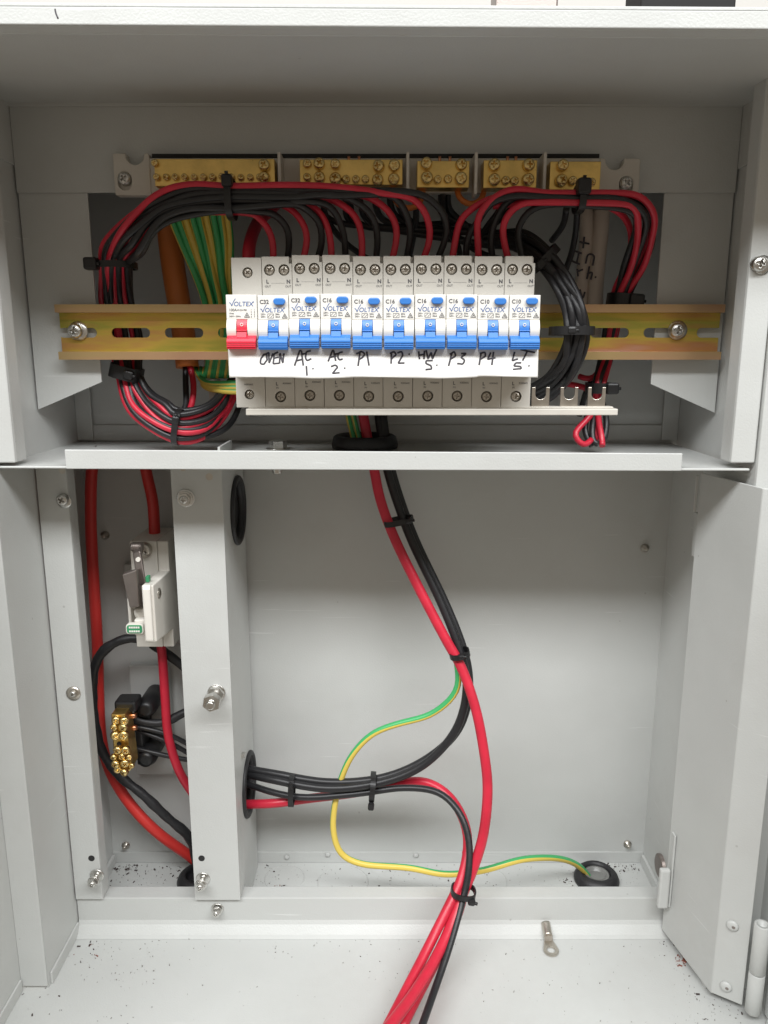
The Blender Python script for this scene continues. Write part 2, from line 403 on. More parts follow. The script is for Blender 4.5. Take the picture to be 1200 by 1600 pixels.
# hinge jamb on the right (bent sheet), rivets and hinge
A, B_, C_ = Vector((.2110, .5065)), Vector((.2235, .4470)), Vector((.2400, .4365))
def sheet(p, q, z0, z1, t=.0014, zq0=None):
    d = (q - p).normalized(); n = Vector((-d.y, d.x)) * t
    if n.x < 0: n = -n
    zq0 = z0 if zq0 is None else zq0
    return [(p.x,p.y,z0),(q.x,q.y,zq0),(q.x,q.y,z1),(p.x,p.y,z1),(p.x+n.x,p.y+n.y,z0),(q.x+n.x,q.y+n.y,zq0),(q.x+n.x,q.y+n.y,z1),(p.x+n.x,p.y+n.y,z1)]
b = MB().hexa(sheet(A, B_, -.4305, -.0800)); jm = part(b, 'hinge_jamb', .0004)
b = MB().hexa(sheet(B_, C_, -.4300, -.0800, zq0=-.4300)); part(b, 'hinge_jamb', .0004)
def jp(px, py, Y): return P(px, py, Y)
for px, py in ((1139, 1446), (1127, 1541)):
    t = .45; bp = B_.lerp(C_, t); q = P(px, py, bp.y)
    o = MB().lathe([(.0038, 0), (.0039, -.0007), (.0030, -.0016), (.0014, -.0019)], (0,0,0), n=24).build('rivet', M['paint'], cab)
    dd = (C_ - B_).normalized(); ang = math.atan2(dd.y, dd.x)
    for v in o.data.vertices: v.co += wl(cab)
    o.location = Vector((bp.x, bp.y, q.z)) - wl(cab); o.rotation_euler = (0, 0, ang)
    r = MB().lathe([(.0011, .0002), (.0011, -.0002)], (0,0,0), n=16).build('rivet_hole', M['pewter'], cab)
    for v in r.data.vertices: v.co += wl(cab)
    r.location = o.location + Vector((-.0002, -.0019, 0)); r.rotation_euler = (0, 0, ang)
hx, hy = .2445, .4310
za, zb_, zc = zz(1444, hy), zz(1519, hy), zz(1580, hy)
for z0, z1 in ((zb_+.0003, za), (zc, zb_-.0003)):
    k = MB().lathe([(.0046, z0), (.0050, z0+.0004), (.0050, z1-.0004), (.0046, z1), (.0030, z1), (.0028, z1-.004)], (hx, hy, 0), 'Z', 28).build('hinge_knuckle', M['paint'], cab)
part(MB().box(.2535, .2549, .34, .4330, ZF+.003, zz(1455, .433)), 'hinge_leaf', .0004)
part(MB().hexa([(.2565,.34,ZF+.001),(.2565,.50,ZF+.001),(.2565,.50,-.079),(.2565,.34,-.079),(.2580,.34,ZF+.001),(.2580,.50,ZF+.001),(.2580,.50,-.079),(.2580,.34,-.079)]), 'outer_jamb', 0)
for px, py in ((1199, 1488), (1187, 1591)):
    q = P(px, py, .43); MB().lathe([(.0030, 0), (.0029, -.0012), (.0015, -.0017)], (.2534, .425, q.z), 'X', 20).build('rivet', M['paint'], cab)
# bits behind the jamb edge
q0, q1 = P(1086, 800, .512), P(1094, 868, .512)
part(MB().box(q0.x, .2145, .5075, .5125, q1.z, q0.z), 'latch_block', .0006)
part(MB().box(.2085, .2105, .5075, .5090, zz(800,.508), -.082), 'latch_strip', .0002)
q0, q1 = P(1030, 1357, .498), P(1041, 1417, .498)
part(MB().box(q0.x+.0005, q1.x+.0005, .4955, .5000, q1.z, q0.z), 'latch_block', .0014)
part(MB().box(.2108, .2122, .4975, .5030, zz(1417,.498), zz(1306,.498)), 'latch_strip', .0003)
q = P(1030, 1357, .545); MB().lathe([(.008, -.008), (.0095, -.0072), (.0095, -.001), (.0110, 0), (.0110, .003)], (q.x+.004+.004, .548, q.z), 'X', 28).build('cam_lock', M['pewter'], cab)
# screws on the cabinet
def at(px, py, Y): return P(px, py, Y)
def washer(px, py, Y, r, m='zinc'):
    q = at(px, py, Y); MB().lathe([(r, 0), (r, -.0008), (r*.5, -.0009)], (q.x, Y, q.z), n=28).build('washer', M[m], cab)
for px, py, Y, r in ((98, 781, .5085, .0040), (1188, 412, .4585, .0043)):
    washer(px+3, py+2, Y, r*1.22); q = at(px-1, py, Y-.003); screw(cab, (q.x, Y-.0028, q.z), r, 'zinc')
q = at(115, 1083, .5085); washer(115, 1083, .5085, .0051, 'tin')
screw(cab, (q.x, .5070, q.z), .0022, 'zinc')
for px, py, out in ((288, 780, .001), (145, 1380, .006), (313, 1385, .006)):
    q = at(px, py, .508 - out - .003); hexbolt(cab, (q.x, 0, q.z), .0052 if out < .002 else .0044, .508, out=out)
q = at(338, 1426, .5065); hexbolt(cab, (q.x, 0, q.z), .0040, .511, out=.0015)
# long bolt with nut on the column
q = at(337, 1085, .505)
b = MB().lathe([(.0064, 0), (.0064, -.0010), (.003, -.0011)], (q.x, .508, q.z), n=26).lathe([(.0031, 0), (.0031, -.021), (.0026, -.0218)], (q.x, .508, q.z), n=20)
b.prism(hexpts(q.x, q.z, .0064, 20), 'Y', .4960, .4900); b.prism(hexpts(q.x, q.z, .0062, 5), 'Y', .5065, .5030)
b.build('stud_bolt', M['zinc'], cab, .0004)
# small drilled holes (discs set in the sheet)
for px, py, Y, r in ((97, 735, .5085, .0022), (143, 1341, .5085, .0024), (286, 731, .508, .0022), (327, 745, .508, .0024), (315, 1341, .508, .0024)):
    q = at(px, py, Y); MB().lathe([(r, .0002), (r, -.0002)], (q.x, Y, q.z), n=20).build('hole_plug', M['dark'] if py > 1000 else M['tin'], cab)
for px, py in ((1007, 856), (165, 836), (980, 1318), (197, 1320)):
    q = at(px, py, YB); MB().lathe([(.0032, 0), (.0034, -.0012), (.0018, -.0016), (.0017, -.005), (.001, -.0056)], (q.x, YB, q.z), n=18).build('screw', M['tin'], cab)
# nut and grommet on shelf
q = P(434, 692, .545); q2 = P(433, 740, .52); zs = sh(q.x)
MB().lathe([(.0085, 0), (.0085, .0009), (.004, .001)], (q.x, .545, zs), 'Z', 28).prism([(p[0], p[1]) for p in hexpts(q.x, .545, .0066, 12)], 'Z', zs+.0009, zs+.0062).lathe([(.0032, 0), (.0032, -.012)], (q2.x, .52, zs-T), 'Z', 20).prism(hexpts(q2.x, .52, .0058, 0), 'Z', zs-T, zs-T-.0030).build('shelf_bolt', M['zinc'], cab, .0003)
gx, gy = xx(570, 684, .553), .553; zs = sh(gx)
MB().lathe([(.0165, .0005), (.0235, .0005), (.0240, .0030), (.0225, .0085), (.0205, .0098), (.0180, .0085), (.0165, .0050)], (gx, gy, zs), 'Z', 48).build('grommet', M['rubber'], cab)
q = P(356, 690, .53); part(MB().box(q.x-.0008, q.x+.0008, .50, .54, sh(q.x), sh(q.x)+.007), 'bracket_tab', .0002)
# floor grommets
def fgrom(px, py, r, Y=None):
    q = Pz(px, py, ZF+.004)
    MB().lathe([(r*1.04, .0015), (r*1.06, .004), (r*.98, .0075), (r*.80, .0105), (r*.66, .0105), (r*.62, .007), (r*.6, .003)], (q.x, q.y, ZF), 'Z', 44).build('grommet', M['rubber'], cab)
    return q
g1 = fgrom(932, 1372, .0175)
MB().lathe([(.0102, .004), (.0102, .0085), (.0080, .0085), (.0078, .005)], (g1.x, g1.y, ZF), 'Z', 30).build('cable_sleeve', M['clear'], cab)
g2 = fgrom(312, 1374, .0175)
# knockout rings and dents on the inner floor
for px, py, r in ((445, 1372, .0165), (536, 1378, .021), (760, 1375, .017)):
    q = Pz(px, py, ZF+.0014); MB().torus((q.x, q.y, ZF+.00145), r, .0005, 'Z', 60, 6, .5).build('knockout_ring', M['paint'], cab)
for px, py in ((617, 1455), (448, 1340), (512, 1336), (650, 1337), (1010, 1452), (855, 1412)):
    q = P(px, py, .502 if py > 1400 else YB-.002)
    if py > 1400: q = Pz(px, py, ZF)
    sg = 1 if py > 1400 else -1; MB().lathe([(.0022, -.0002*sg), (.0018, .0003*sg), (.0006, .0006*sg)], (q.x, q.y, q.z), 'Z' if py > 1400 else 'Y', 14).build('weld_spot', M['paint'], cab)
# raised back plate in the left bay
for (x0_, y0_, x1_, y1_) in ((192, 882, 300, 955), (200, 1040, 272, 1210)):
    a = P(x0_, y0_, .582); c = P(x1_, y1_, .582)
    part(MB().box(a.x, c.x, .582, YB, c.z, a.z), 'pressed_panel', .0012)

q0 = P(86, 14, HY); q1 = P(91, 29, HY)
MB().tube([(q0.x, HY-.0001, q0.z), (q0.x+.0003, HY-.0001, (q0.z+q1.z)/2), (q1.x, HY-.0001, q1.z)], .00035, 6, flat=.4, step=.001).build('pen_mark', M['ink'], cab)
# wall and things seen over the hood
o = MB().box(-3, 3, 1.2, 1.25, -1.5, 3).build('wall', M['wall']); o['kind'] = 'structure'
a, c = P(1002, 0, .75), P(1150, 14, .75)
tag(MB().box(a.x, c.x, .75, .80, c.z-.03, a.z+.03).build('wall_box', M['dark'], None, .002), 'dark box glimpsed over the top edge of the cabinet at right', 'box')
a, c = P(775, 0, .80), P(872, 14, .80)
tag(MB().box(a.x, c.x, .80, .84, c.z-.03, a.z+.03).build('wall_box', M['pewter'], None, .002), 'dull brown box glimpsed over the middle of the cabinet top edge', 'box')

# ================================================================== DIN RAIL
xa, xb, z0, z1 = -.2115, .2190, zz(562, .51), zz(475.5, .51)
rail = empty('mounting_rail', ((xa+xb)/2, .5175, z0), 'slotted gold coloured mounting rail running across behind the row of breakers', 'rail')
t = .0011
prof = [(.5100,z0),(.5100,z0+.0050),(.5165,z0+.0052),(.5165,z1-.0052),(.5100,z1-.0050),(.5100,z1),(.5111,z1),(.5111,z1-.0040),(.5178,z1-.0042),(.5178,z0+.0042),(.5111,z0+.0040),(.5111,z0)]
r_ = MB().prism(prof, 'X', xa, xb).build('rail_strip', M['railm'], rail)
cb = MB(); zm = zz(520, .5165)
for i in range(-1, 12):
    cx = -.1656 + .0348 * i
    cb.prism(rrect(cx-.0126, cx+.0126, zm-.0031, zm+.0031, .00305, 6), 'Y', .51, .53)
cut(r_, cb); bevel_mod(r_, .0003)
for px, py in ((119, 517), (1058, 516)):
    q = P(px, py, .5145); MB().lathe([(.0062, 0), (.0062, -.0009), (.003, -.001)], (q.x+.0008, .5163, q.z), n=28).build('washer', M['zinc'], rail)
    screw(rail, (q.x-.0004, .5135, q.z), .0047, 'zinc', rot=8)

# ================================================================== BREAKERS
ZB, ZT, ZN0, ZN1, YS, YN = -.0346, .0543, -.0146, .0307, .475, .455
HW = .00888
def small_text(parent, s, size, x, z, Y, m='print', **k): return text('printed_marking', s, size, (x, Y, z), M[m], parent, **k)
def make_breaker(xc, main):
    e = empty('circuit_breaker', (xc, .51, ZB), '', 'breaker')
    prof = [(.5095, ZB), (YS, ZB), (YS, ZN0), (YN, ZN0), (YN, ZN1), (YS, ZN1), (YS, ZT), (.5095, ZT)]
    if main: prof = [(y, (.0533 if z == ZT else z)) for y, z in prof]
    body = MB().prism(prof, 'X', xc-HW, xc+HW).build('housing', M['body'], e)
    bevel_mod(body, .00035); bake(body)
    cb = MB(); holes = []
    zt = ZT - .0076; zbm = ZB + .0069
    if main: holes = [(xc+.0006, ZT-.0095, .0031), (xc-.0008, zbm+.0010, .0030)]
    else: holes = [(xc-.0044, zt, .0033), (xc+.0042, zt, .0033), (xc+.0002, zbm, .0034)]
    for hx_, hz_, hr in holes: cb.lathe([(hr, -.002), (hr, .004)], (hx_, YS, hz_), n=32)
    if not main: cb.box(xc+HW-.0017, xc+HW+.001, YS-.002, YS+.006, ZT-.0040, ZT+.001)
    cut(body, cb)
    for p in body.data.polygons: p.use_smooth = False
    for i, (hx_, hz_, hr) in enumerate(holes):
        screw(e, (hx_, YS+.0022, hz_), hr*.88, 'tin', 'terminal_screw')
    # front face: white upper part, boss cheeks
    MB().box(xc-HW+.0001, xc+HW-.0001, YN-.0004, YN+.001, .0172, ZN1+.0001).build('front_plate', M['bodywhite'], e, .0003)
    def arc(y0, bulge, za_, zb2, n=10):
        return [(y0 - bulge * math.sin(math.pi * i / n) , za_ + (zb2 - za_) * i / n) for i in range(n + 1)]
    hwid = .0030
    bz0, bz1 = .0060, .0171
    prof = [(YN+.001, bz0)] + arc(YN-.0004, .0022, bz0, bz1) + [(YN+.001, bz1)]
    o = MB().prism(prof, 'X', xc-HW+.0001, xc-hwid-.0002).prism(prof, 'X', xc+hwid+.0002, xc+HW-.0001).build('front_boss', M['bodywhite'], e, .0002)
    mc = 'redp' if main else 'blue'
    prof = [(YN+.001, .0066)] + arc(YN-.0002, .0016, .0066, .0169) + [(YN+.001, .0169)]
    tg = MB().prism(prof, 'X', xc-hwid, xc+hwid).box(xc-hwid, xc+hwid, YN-.0030, YN, .0105, .0112)
    # wide handle with ribs
    hp = [(YN+.0005, .0104), (YN-.0030, .0100), (YN-.0068, .0068), (YN-.0080, .0052)]
    zc_ = .0050
    for i in range(3):
        hp += [(YN-.0082, zc_), (YN-.0083, zc_-.0009), (YN-.0076, zc_-.0010), (YN-.0076, zc_-.0013)]; zc_ -= .00135
    hp += [(YN-.0080, .0006), (YN+.0005, .0004)]
    tg.prism([p for p in hp], 'X', xc-.0082, xc+.0082) if False else None
    tgo = tg.build('toggle', M[mc], e, .0002)
    hp2 = [(YN+.0005, .0082), (YN-.0026, .0080), (YN-.0052, .0062), (YN-.0060, .0048)]
    zc_ = .0046
    for i in range(3):
        hp2 += [(YN-.0062, zc_), (YN-.0062, zc_-.0008), (YN-.0054, zc_-.00085), (YN-.0054, zc_-.0011)]; zc_ -= .00112
    hp2 += [(YN-.0060, .0010), (YN-.0056, .0004), (YN+.0005, .0004)]
    hd = MB().prism(hp2, 'X', xc-.0083, xc+.0083)
    hd.prism([(YN-.0002, .0110), (YN-.0022, .0106), (YN-.0042, .0070), (YN-.0002, .0070)], 'X', xc-hwid+.0002, xc+hwid-.0002)
    hd.build('handle', M[mc], e, .0002)
    MB().torus((xc, YN-.00195, .01415), .00078, .00022, 'Y', 24, 6, .5).build('off_mark', M['bodywhite'], e)
    if not main:
        MB().prism(rrect(xc+.0004, xc+.0072, ZN1-.0052, ZN1-.0014, .0018, 6), 'Y', YN-.0024, YN-.0003).build('test_button', M['blue'], e, .0005)
    # logo
    lz = (ZN1-.0092) if not main else (ZN1-.0062)
    lx = xc-.0007 if not main else xc-.0003
    yt = YN-.00055
    lg = text('logo', 'OLTEX', .0036, (lx-.0042, yt, lz), M['bluep'], e, shear=.12, sx=1.0, align='LEFT')
    MB().tube([(lx-.0066, yt, lz+.0019), (lx-.0059, yt, lz+.0016), (lx-.0052, yt, lz+.0001)], .00022, 6, flat=.2, step=.0005).tube([(lx-.0052, yt, lz), (lx-.0043, yt, lz+.0022), (lx-.0030, yt, lz+.0042)], .00020, 6, flat=.2, step=.0005).build('logo', M['bluep'], e)
    MB().torus((lx+.0071, yt, lz+.0022), .00035, .00008, 'Y', 16, 5, .4).build('logo', M['bluep'], e)
    if main:
        small_text(e, '100A', .0021, xc-.0073, ZN1-.0090, yt, align='LEFT')
        small_text(e, 'AC-22A IP20', .0013, xc-.0027, ZN1-.0088, yt, align='LEFT', sx=.8)
        small_text(e, 'Uimp', .0013, xc-.0073, ZN1-.0106, yt, align='LEFT')
        small_text(e, '240V~ 50Hz', .0013, xc-.0073, ZN1-.0123, yt, align='LEFT')
        for k in range(2):
            for j, ch in enumerate('1357' if k else '1246'): small_text(e, ch, .0013, xc+.0055+.0018*k, ZN1-.0086-.0013*j, yt)
    else:
        for row, (l, r) in enumerate((('230V~', '50Hz'), ('240V~', '30mA'))):
            small_text(e, l, .0014, xc-.0072, ZN1-.0108-.0014*row, yt, align='LEFT', sx=.8)
            small_text(e, r, .0014, xc+.0012, ZN1-.0108-.0014*row, yt, align='LEFT', sx=.8)
        q = (xc-.0032, xc+.0002); b = MB(); th = .00010
        for (u0,v0),(u1,v1) in (((q[0],ZN1-.0101),(q[1],ZN1-.0101)),((q[0],ZN1-.0124),(q[1],ZN1-.0124)),((q[0],ZN1-.0101),(q[0],ZN1-.0124)),((q[1],ZN1-.0101),(q[1],ZN1-.0124)),((q[0],ZN1-.012),(xc-.0015,ZN1-.0105)),((xc-.0015,ZN1-.012),(q[1],ZN1-.0105))):
            b.tube([(u0, yt, v0), (u1, yt, v1)], th, 5, flat=.2)
        b.build('symbol', M['print'], e)
    tx, tz = (xc+.0066, ZN1-.0125) if not main else (xc+.0030, ZN1-.0124)
    b = MB(); tw = .0015
    for (u0,v0),(u1,v1) in (((-tw,0),(tw,0)),((tw,0),(0,.0026)),((0,.0026),(-tw,0)),((-tw*.3,.0003),(0,.0016)),((0,.0016),(tw*.4,.0003))):
        b.tube([(tx+u0, yt, tz+v0), (tx+u1, yt, tz+v1)], .00015, 5, flat=.2)
    b.build('symbol', M['print'], e)
    ys = YS-.00008
    if not main:
        small_text(e, 'L', .0030, xc-.0057, ZT-.0153, ys, bold=.00012); small_text(e, 'N', .0030, xc+.0068, ZT-.0153, ys, bold=.00012)
        small_text(e, 'OUT', .0017, xc-.0055, ZT-.0176, ys); small_text(e, 'OUT', .0017, xc+.0066, ZT-.0176, ys)
        MB().box(xc-.0035, xc+.0045, ys, ys+.0002, ZT-.01525, ZT-.01515).build('symbol', M['print'], e)
        small_text(e, 'L', .0028, xc-.0018, ZB+.0138, ys, bold=.00008); small_text(e, 'IN', .0015, xc-.0016, ZB+.0118, ys)
        small_text(e, 'R202602', .0014, xc+.0044, ZB+.0145, ys, sx=1.05)
    else:
        small_text(e, 'N202602', .0014, xc-.001, ZB+.0135, ys, sx=1.05)
    return e
def copy_tree(o, parent=None):
    c = o.copy(); COL.objects.link(c); c.parent = parent
    for ch in list(o.children): copy_tree(ch, c)
    return c
X0 = -.0905 + .009
names = ['unmarked main', 'OVEN', 'AC 1', 'AC 2', 'P1', 'P2', 'HW S', 'P3', 'P4', 'LT S']
ratings = [None, 'C32', 'C32', 'C16', 'C16', 'C16', 'C16', 'C16', 'C10', 'C10']
main = make_breaker(X0, True); main['label'] = 'grey main switch with a red handle, first in the breaker row'
pr = make_breaker(X0 + .018, False)
brk = [main]
for i in range(1, 10):
    o = pr if i == 1 else copy_tree(pr)
    brk.append(o)
for i in range(1, 10):
    o = brk[i]; o.location = (X0 + .018 * i + .00004 * random.uniform(-1, 1), .51 + random.uniform(-.0005, .0004), ZB + random.uniform(-.0005, .0005))
    o['label'] = f'blue handled {ratings[i]} breaker above the handwritten {names[i]} on the paper strip'
    o['group'] = 'blue handled breakers on the rail'
for i in range(1, 10):
    o = brk[i]
    text('rating', ratings[i], .0031, (o.location.x-.0076, YN-.00055+(o.location.y-.51), ZN1-.0045+(o.location.z-ZB)), M['print'], o, align='LEFT', bold=.00007)

# ---------------- paper strip with handwriting
def ysurf(x, z):
    u = (x - X0) / .018
    k = max(0, min(1, (.001 - z) / .0165))
    return YN - .0008 - .0013 * k * (1 + .35 * math.sin(u * 2 * math.pi * .97 + 1.0)) - .0004 * math.sin(u * 1.7) * k - .0008 * k ** 4 * (1 + math.sin(u * 3.1))
bm = MB(); nx, nz = 150, 14; xa, xb = X0 - .0083, X0 + .018*9 + .0087; gv = []
for i in range(nx + 1):
    x = xa + (xb - xa) * i / nx; col_ = []
    for j in range(nz + 1):
        zt_, zb2 = .0014, -.0158 + .0004 * math.sin(i * .11) + (.0004 if i > 120 else 0)
        z = zt_ + (zb2 - zt_) * j / nz; col_.append(bm.bm.verts.new((x, ysurf(x, z), z)))
    gv.append(col_)
for i in range(nx):
    for j in range(nz):
        f = bm.bm.faces.new([gv[i][j], gv[i+1][j], gv[i+1][j+1], gv[i][j+1]]); f.smooth = True
strip = empty('paper_label', ((xa+xb)/2, .455, -.0158), 'strip of white paper with handwritten circuit names across the fronts of the breakers', 'label')
ps = bm.build('paper', M['paper'], strip); sm = ps.modifiers.new('solid', 'SOLIDIFY'); sm.thickness = .00015; sm.offset = -1
HWR = {
 'OVEN': (340, [[(335,800),(312,835),(310,866),(333,872),(356,842),(352,802),(334,803)],[(348,800),(368,790),(372,862),(400,795)],[(436,785),(408,800),(402,868),(442,866)],[(405,830),(440,822)],[(446,868),(450,795),(470,862),(478,795)]]),
 'AC 1': (340, [[(555,882),(592,776),(604,778),(618,882)],[(566,848),(618,836)],[(672,776),(642,784),(634,822),(646,845),(676,832)],[(608,800),(640,796)],[(640,885),(645,955)],[(683,904),(692,906)]]),
 'AC 2': (340, [[(797,852),(828,776),(836,776),(852,848)],[(806,824),(858,812)],[(902,784),(874,794),(868,822),(880,840),(902,834)],[(845,800),(872,796)],[(818,890),(848,880),(864,894),(830,938),(880,934)],[(912,900),(921,902)]]),
 'P1': (340, [[(1026,792),(1013,884)],[(1000,798),(1038,782),(1060,800),(1044,824),(1018,838)],[(1075,782),(1092,882)]]),
 'P2': (590, [[(100,792),(97,868)],[(88,796),(118,784),(132,804),(100,834)],[(142,792),(172,784),(180,808),(150,864),(194,864)],[(223,800),(232,802)]]),
 'HW S': (590, [[(296,780),(302,836)],[(298,808),(336,802)],[(338,776),(334,836)],[(350,772),(364,832),(386,790),(396,832),(426,766)],[(398,846),(352,848),(350,866),(384,884),(388,906),(346,912)],[(423,879),(432,881)]]),
 'P3': (590, [[(536,792),(512,884)],[(520,802),(552,784),(562,812),(526,836)],[(602,796),(636,796),(604,824),(626,844),(614,870),(574,868)]]),
 'P4': (590, [[(746,792),(732,878)],[(738,796),(772,788),(776,814),(740,838)],[(816,788),(795,836),(850,826)],[(836,784),(824,878)]]),
 'LT S': (590, [[(988,784),(972,846),(1012,834)],[(1030,766),(1080,778),(1135,788)],[(1078,782),(1046,846)],[(1036,862),(998,864),(984,884),(1030,890),(1034,904),(976,910)],[(1087,883),(1096,885)]]),
}
for k, (ox, strokes) in HWR.items():
    b = MB()
    for st in strokes:
        dense = []
        for i in range(len(st) - 1):
            n_ = max(1, int(math.hypot(st[i+1][0]-st[i][0], st[i+1][1]-st[i][1]) / 18))
            for j in range(n_):
                dense.append((st[i][0] + (st[i+1][0]-st[i][0]) * j / n_, st[i][1] + (st[i+1][1]-st[i][1]) * j / n_))
        dense.append(st[-1])
        pts = []
        for (u, v) in dense:
            q = P(ox + u / 4.615, 380 + v / 4.615, .4535); y = ysurf(q.x, q.z) - .00025
            q = P(ox + u / 4.615, 380 + v / 4.615, y); pts.append((q.x, y, q.z))
        b.tube(pts, .00052, 8, flat=.3, step=.0006)
    b.build('handwriting', M['ink'], strip)

# ---------------- comb busbar
za, zb2 = zz(648.5, .472), zz(638.5, .472)
x0, x1 = xx(385, 645, .472), xx(964, 645, .472)
bus = empty('comb_busbar', ((x0+x1)/2, .48, za), 'pale comb busbar under the breakers with three bare metal forks at its right end', 'busbar')
MB().box(x0, x1, .4700, .4870, za, zb2).box(x0+.001, x1-.0015, .4745, .4830, zb2, zb2+.0010).build('insulating_strip', M['carrier'], bus, .0007)
for c in (844.5, 889, 932):
    q = P(c, 622, .478); zt_ = zz(605, .478)
    f = MB().box(q.x-.0054, q.x+.0054, .4775, .4790, zb2-.001, zt_).build('fork', M['tin'], bus)
    cut(f, MB().prism([(q.x-.0033, zt_+.002), (q.x-.0033, zb2+.0085)] + [(q.x - .0033*math.cos(math.pi*i/12), zb2+.0085-.0033*math.sin(math.pi*i/12)) for i in range(13)] + [(q.x+.0033, zt_+.002)], 'Y', .47, .49))
    bevel_mod(f, .0002)

# ================================================================== TERMINAL BARS
zt_, zb2 = zz(246, .51), zz(304, .512)
xa, xb = xx(234, 270, .512), xx(940, 270, .512)
car = empty('terminal_bar', (0, .515, zb2), 'pale plastic terminal carrier holding five brass blocks along the top plate', 'terminal bar')
MB().box(xa, xb, .5115, .5182, zb2+.001, zt_).build('carrier', M['carrier'], car, .0006)
MB().box(xa+.002, xb-.002, .5117, .5180, zt_+.0001, zt_+.0025).build('carrier_gap', M['dark'], car)
for px0, px1, py0, py1, sx_, sy_ in ((175, 236, 239, 305, 194, 279), (938, 998, 247, 308, 979, 286)):
    a, c = P(px0, py0, .510), P(px1, py1, .510)
    e_ = MB().prism(rrect(a.x, c.x, c.z, a.z, .0012), 'Y', .5105, .5183).build('mounting_ear', M['carrier'], car)
    mx = xx((px0+px1)/2 + (4 if px0 < 500 else -6), 240, .51)
    cb = MB().lathe([(.0058, -.02), (.0058, .02)], (mx, .513, a.z-.0008), n=32)
    q = P(sx_, sy_, .51)
    cb.prism(rrect(q.x-.0042, q.x+.0042, q.z-.0065, q.z+.0040, .004, 6), 'Y', .50, .5135)
    cut(e_, cb); bevel_mod(e_, .0006)
    screw(car, (q.x, .5105, q.z), .0040, 'zinc')
for px in (437, 637, 743.5, 850.5):
    q0, q1 = P(px, 240, .500), P(px, 305, .500)
    MB().box(q0.x-.0009, q0.x+.0009, .4960, .5114, q1.z, q0.z).build('divider', M['carrier'], car, .0003)
bars = [
 (240, 430, 248, 291, [(242,255,5)] + [(245+14.6*i,277,4.6) for i in range(12)] + [(413,259,8),(413,278,7.5)]),
 (468, 629, 249, 289, [(480,256,6),(499,256,8),(524,257,7),(591,260,8),(616,259,8),(480,277,5.5),(499,277,8),(524,279,8.5),(541,280,5.5),(556,280,5.5),(571,280,5.5),(590,281,8),(615,280,8)]),
 (652, 733, 251, 293, [(666,256,8),(721,257,8),(667,278,8.5),(684,281,5.5),(700,280,6),(720,279,8.5)]),
 (756, 838, 250, 294, [(772,258,8.5),(826,258,8.5),(772,281,8.5),(790,282,6),(804,283,6),(825,281,8.5)]),
 (860, 937, 252, 297, [(879,259,8),(877,282,8.5),(894,283,6),(910,284,6),(924,285,6)]),
]
for x0, x1, y0, y1, scr in bars:
    Yf = .4985
    a, c = P(x0, y0, Yf), P(x1, y1, Yf)
    bb = MB().box(a.x, c.x, Yf, .5113, c.z, a.z).build('brass_block', M['brass'], car, .0004)
    for sx_, sy_, r in scr:
        q = P(sx_, sy_, Yf-.001); rr = r * .465 / F * 1.12
        screw(bb, (q.x, Yf - random.uniform(.0012, .0030), q.z), rr, 'brassd', tilt=(random.uniform(-14, 14), random.uniform(-14, 14)))
# ================================================================== WIRES
def wire(label, pts, r_mm, m, group=None, name='wire', cat='wire', **k):
    j_ = k.get('jit', 0); pts = [p if i in (0, len(pts)-1) else (p[0]+random.uniform(-j_, j_), p[1]+random.uniform(-j_, j_), p[2]) for i, p in enumerate(pts)]
    w_ = [P(*p) for p in pts]
    if m == 'gy':
        o = MB().tube(w_, r_mm/1000, 18, twist=k.get('twist', 16), two=True, phase=k.get('phase', 0)).build(name, None, None, mats=[M['green'], M['yellow']])
    else: o = MB().tube(w_, r_mm/1000, 14, rough=k.get('rough', 0)).build(name, M[m])
    tag(o, label, cat, group); return o
LT, BL, RT = 'left looped harness wires', 'wires', 'right looped harness wires'
# drop curves of each red wire from terminal up to the trunk (name, [(px,py)...])
drops = {
 'OVEN': [(427,408),(427,380),(420,355),(404,338),(385,330)],
 'AC 1': [(473,408),(477,375),(470,345),(452,326),(425,318)],
 'AC 2': [(518,408),(514,372),(501,340),(481,320),(455,313)],
 'P1': [(565,408),(566,372),(555,342),(532,318),(500,308)],
 'P2': [(612,408),(619,370),(612,338),(590,312),(560,303)],
 'HW S': [(660,408),(670,370),(666,338),(645,312),(610,299)],
 'P3': [(706,408),(709,372),(722,342),(748,316),(785,304)],
 'P4': [(748,408),(743,372),(748,338),(770,310),(808,298)],
 'LT S': [(795,408),(786,372),(790,342),(810,320),(848,313)],
}
def left_trunk(t, Ya, u, dy, xs):
    """waypoints of the left trunk: lane t along the top (0 upper .. 1 lower), lane u down the side (0 outer .. 1 inner), dy depth change"""
    out = []
    for x, y in ((520,292+40*t),(440,290+40*t),(360,289+40*t),(300,290+46*t),(255,301+48*t)):
        if x < xs - 25: out.append((x, y, Ya))
    m = (t + u) / 2; D = dy
    out += [(215+20*m, 322+46*m, Ya+.002+D*.5), (178+42*u, 352+45*u, Ya+.008+D), (158+50*u, 386+22*u, .504+D), (155+48*u, 418, .512+D),
            (159+48*u, 470, .536+D*.7), (168+50*u, 530, .541+D*.7), (184+36*u, 583, .533+D*.7),
            (194+48*u, 632-16*u, .527+D), (222+42*u, 668-38*u, .520+D), (276, 691-47*u, .517+D), (320, 683-48*u, .524+D), (348, 654-40*u, .536+D*.6), (366, 615-27*u, .546), (388, 585, .55)]
    return out
laneL = {'HW S': (0, .4790, .28, -.005), 'P2': (.10, .4880, .04, 0), 'P1': (.25, .4900, .10, .006), 'AC 2': (.45, .4900, .50, -.004), 'AC 1': (.62, .4920, .76, -.002), 'OVEN': (.88, .4905, .82, .006)}
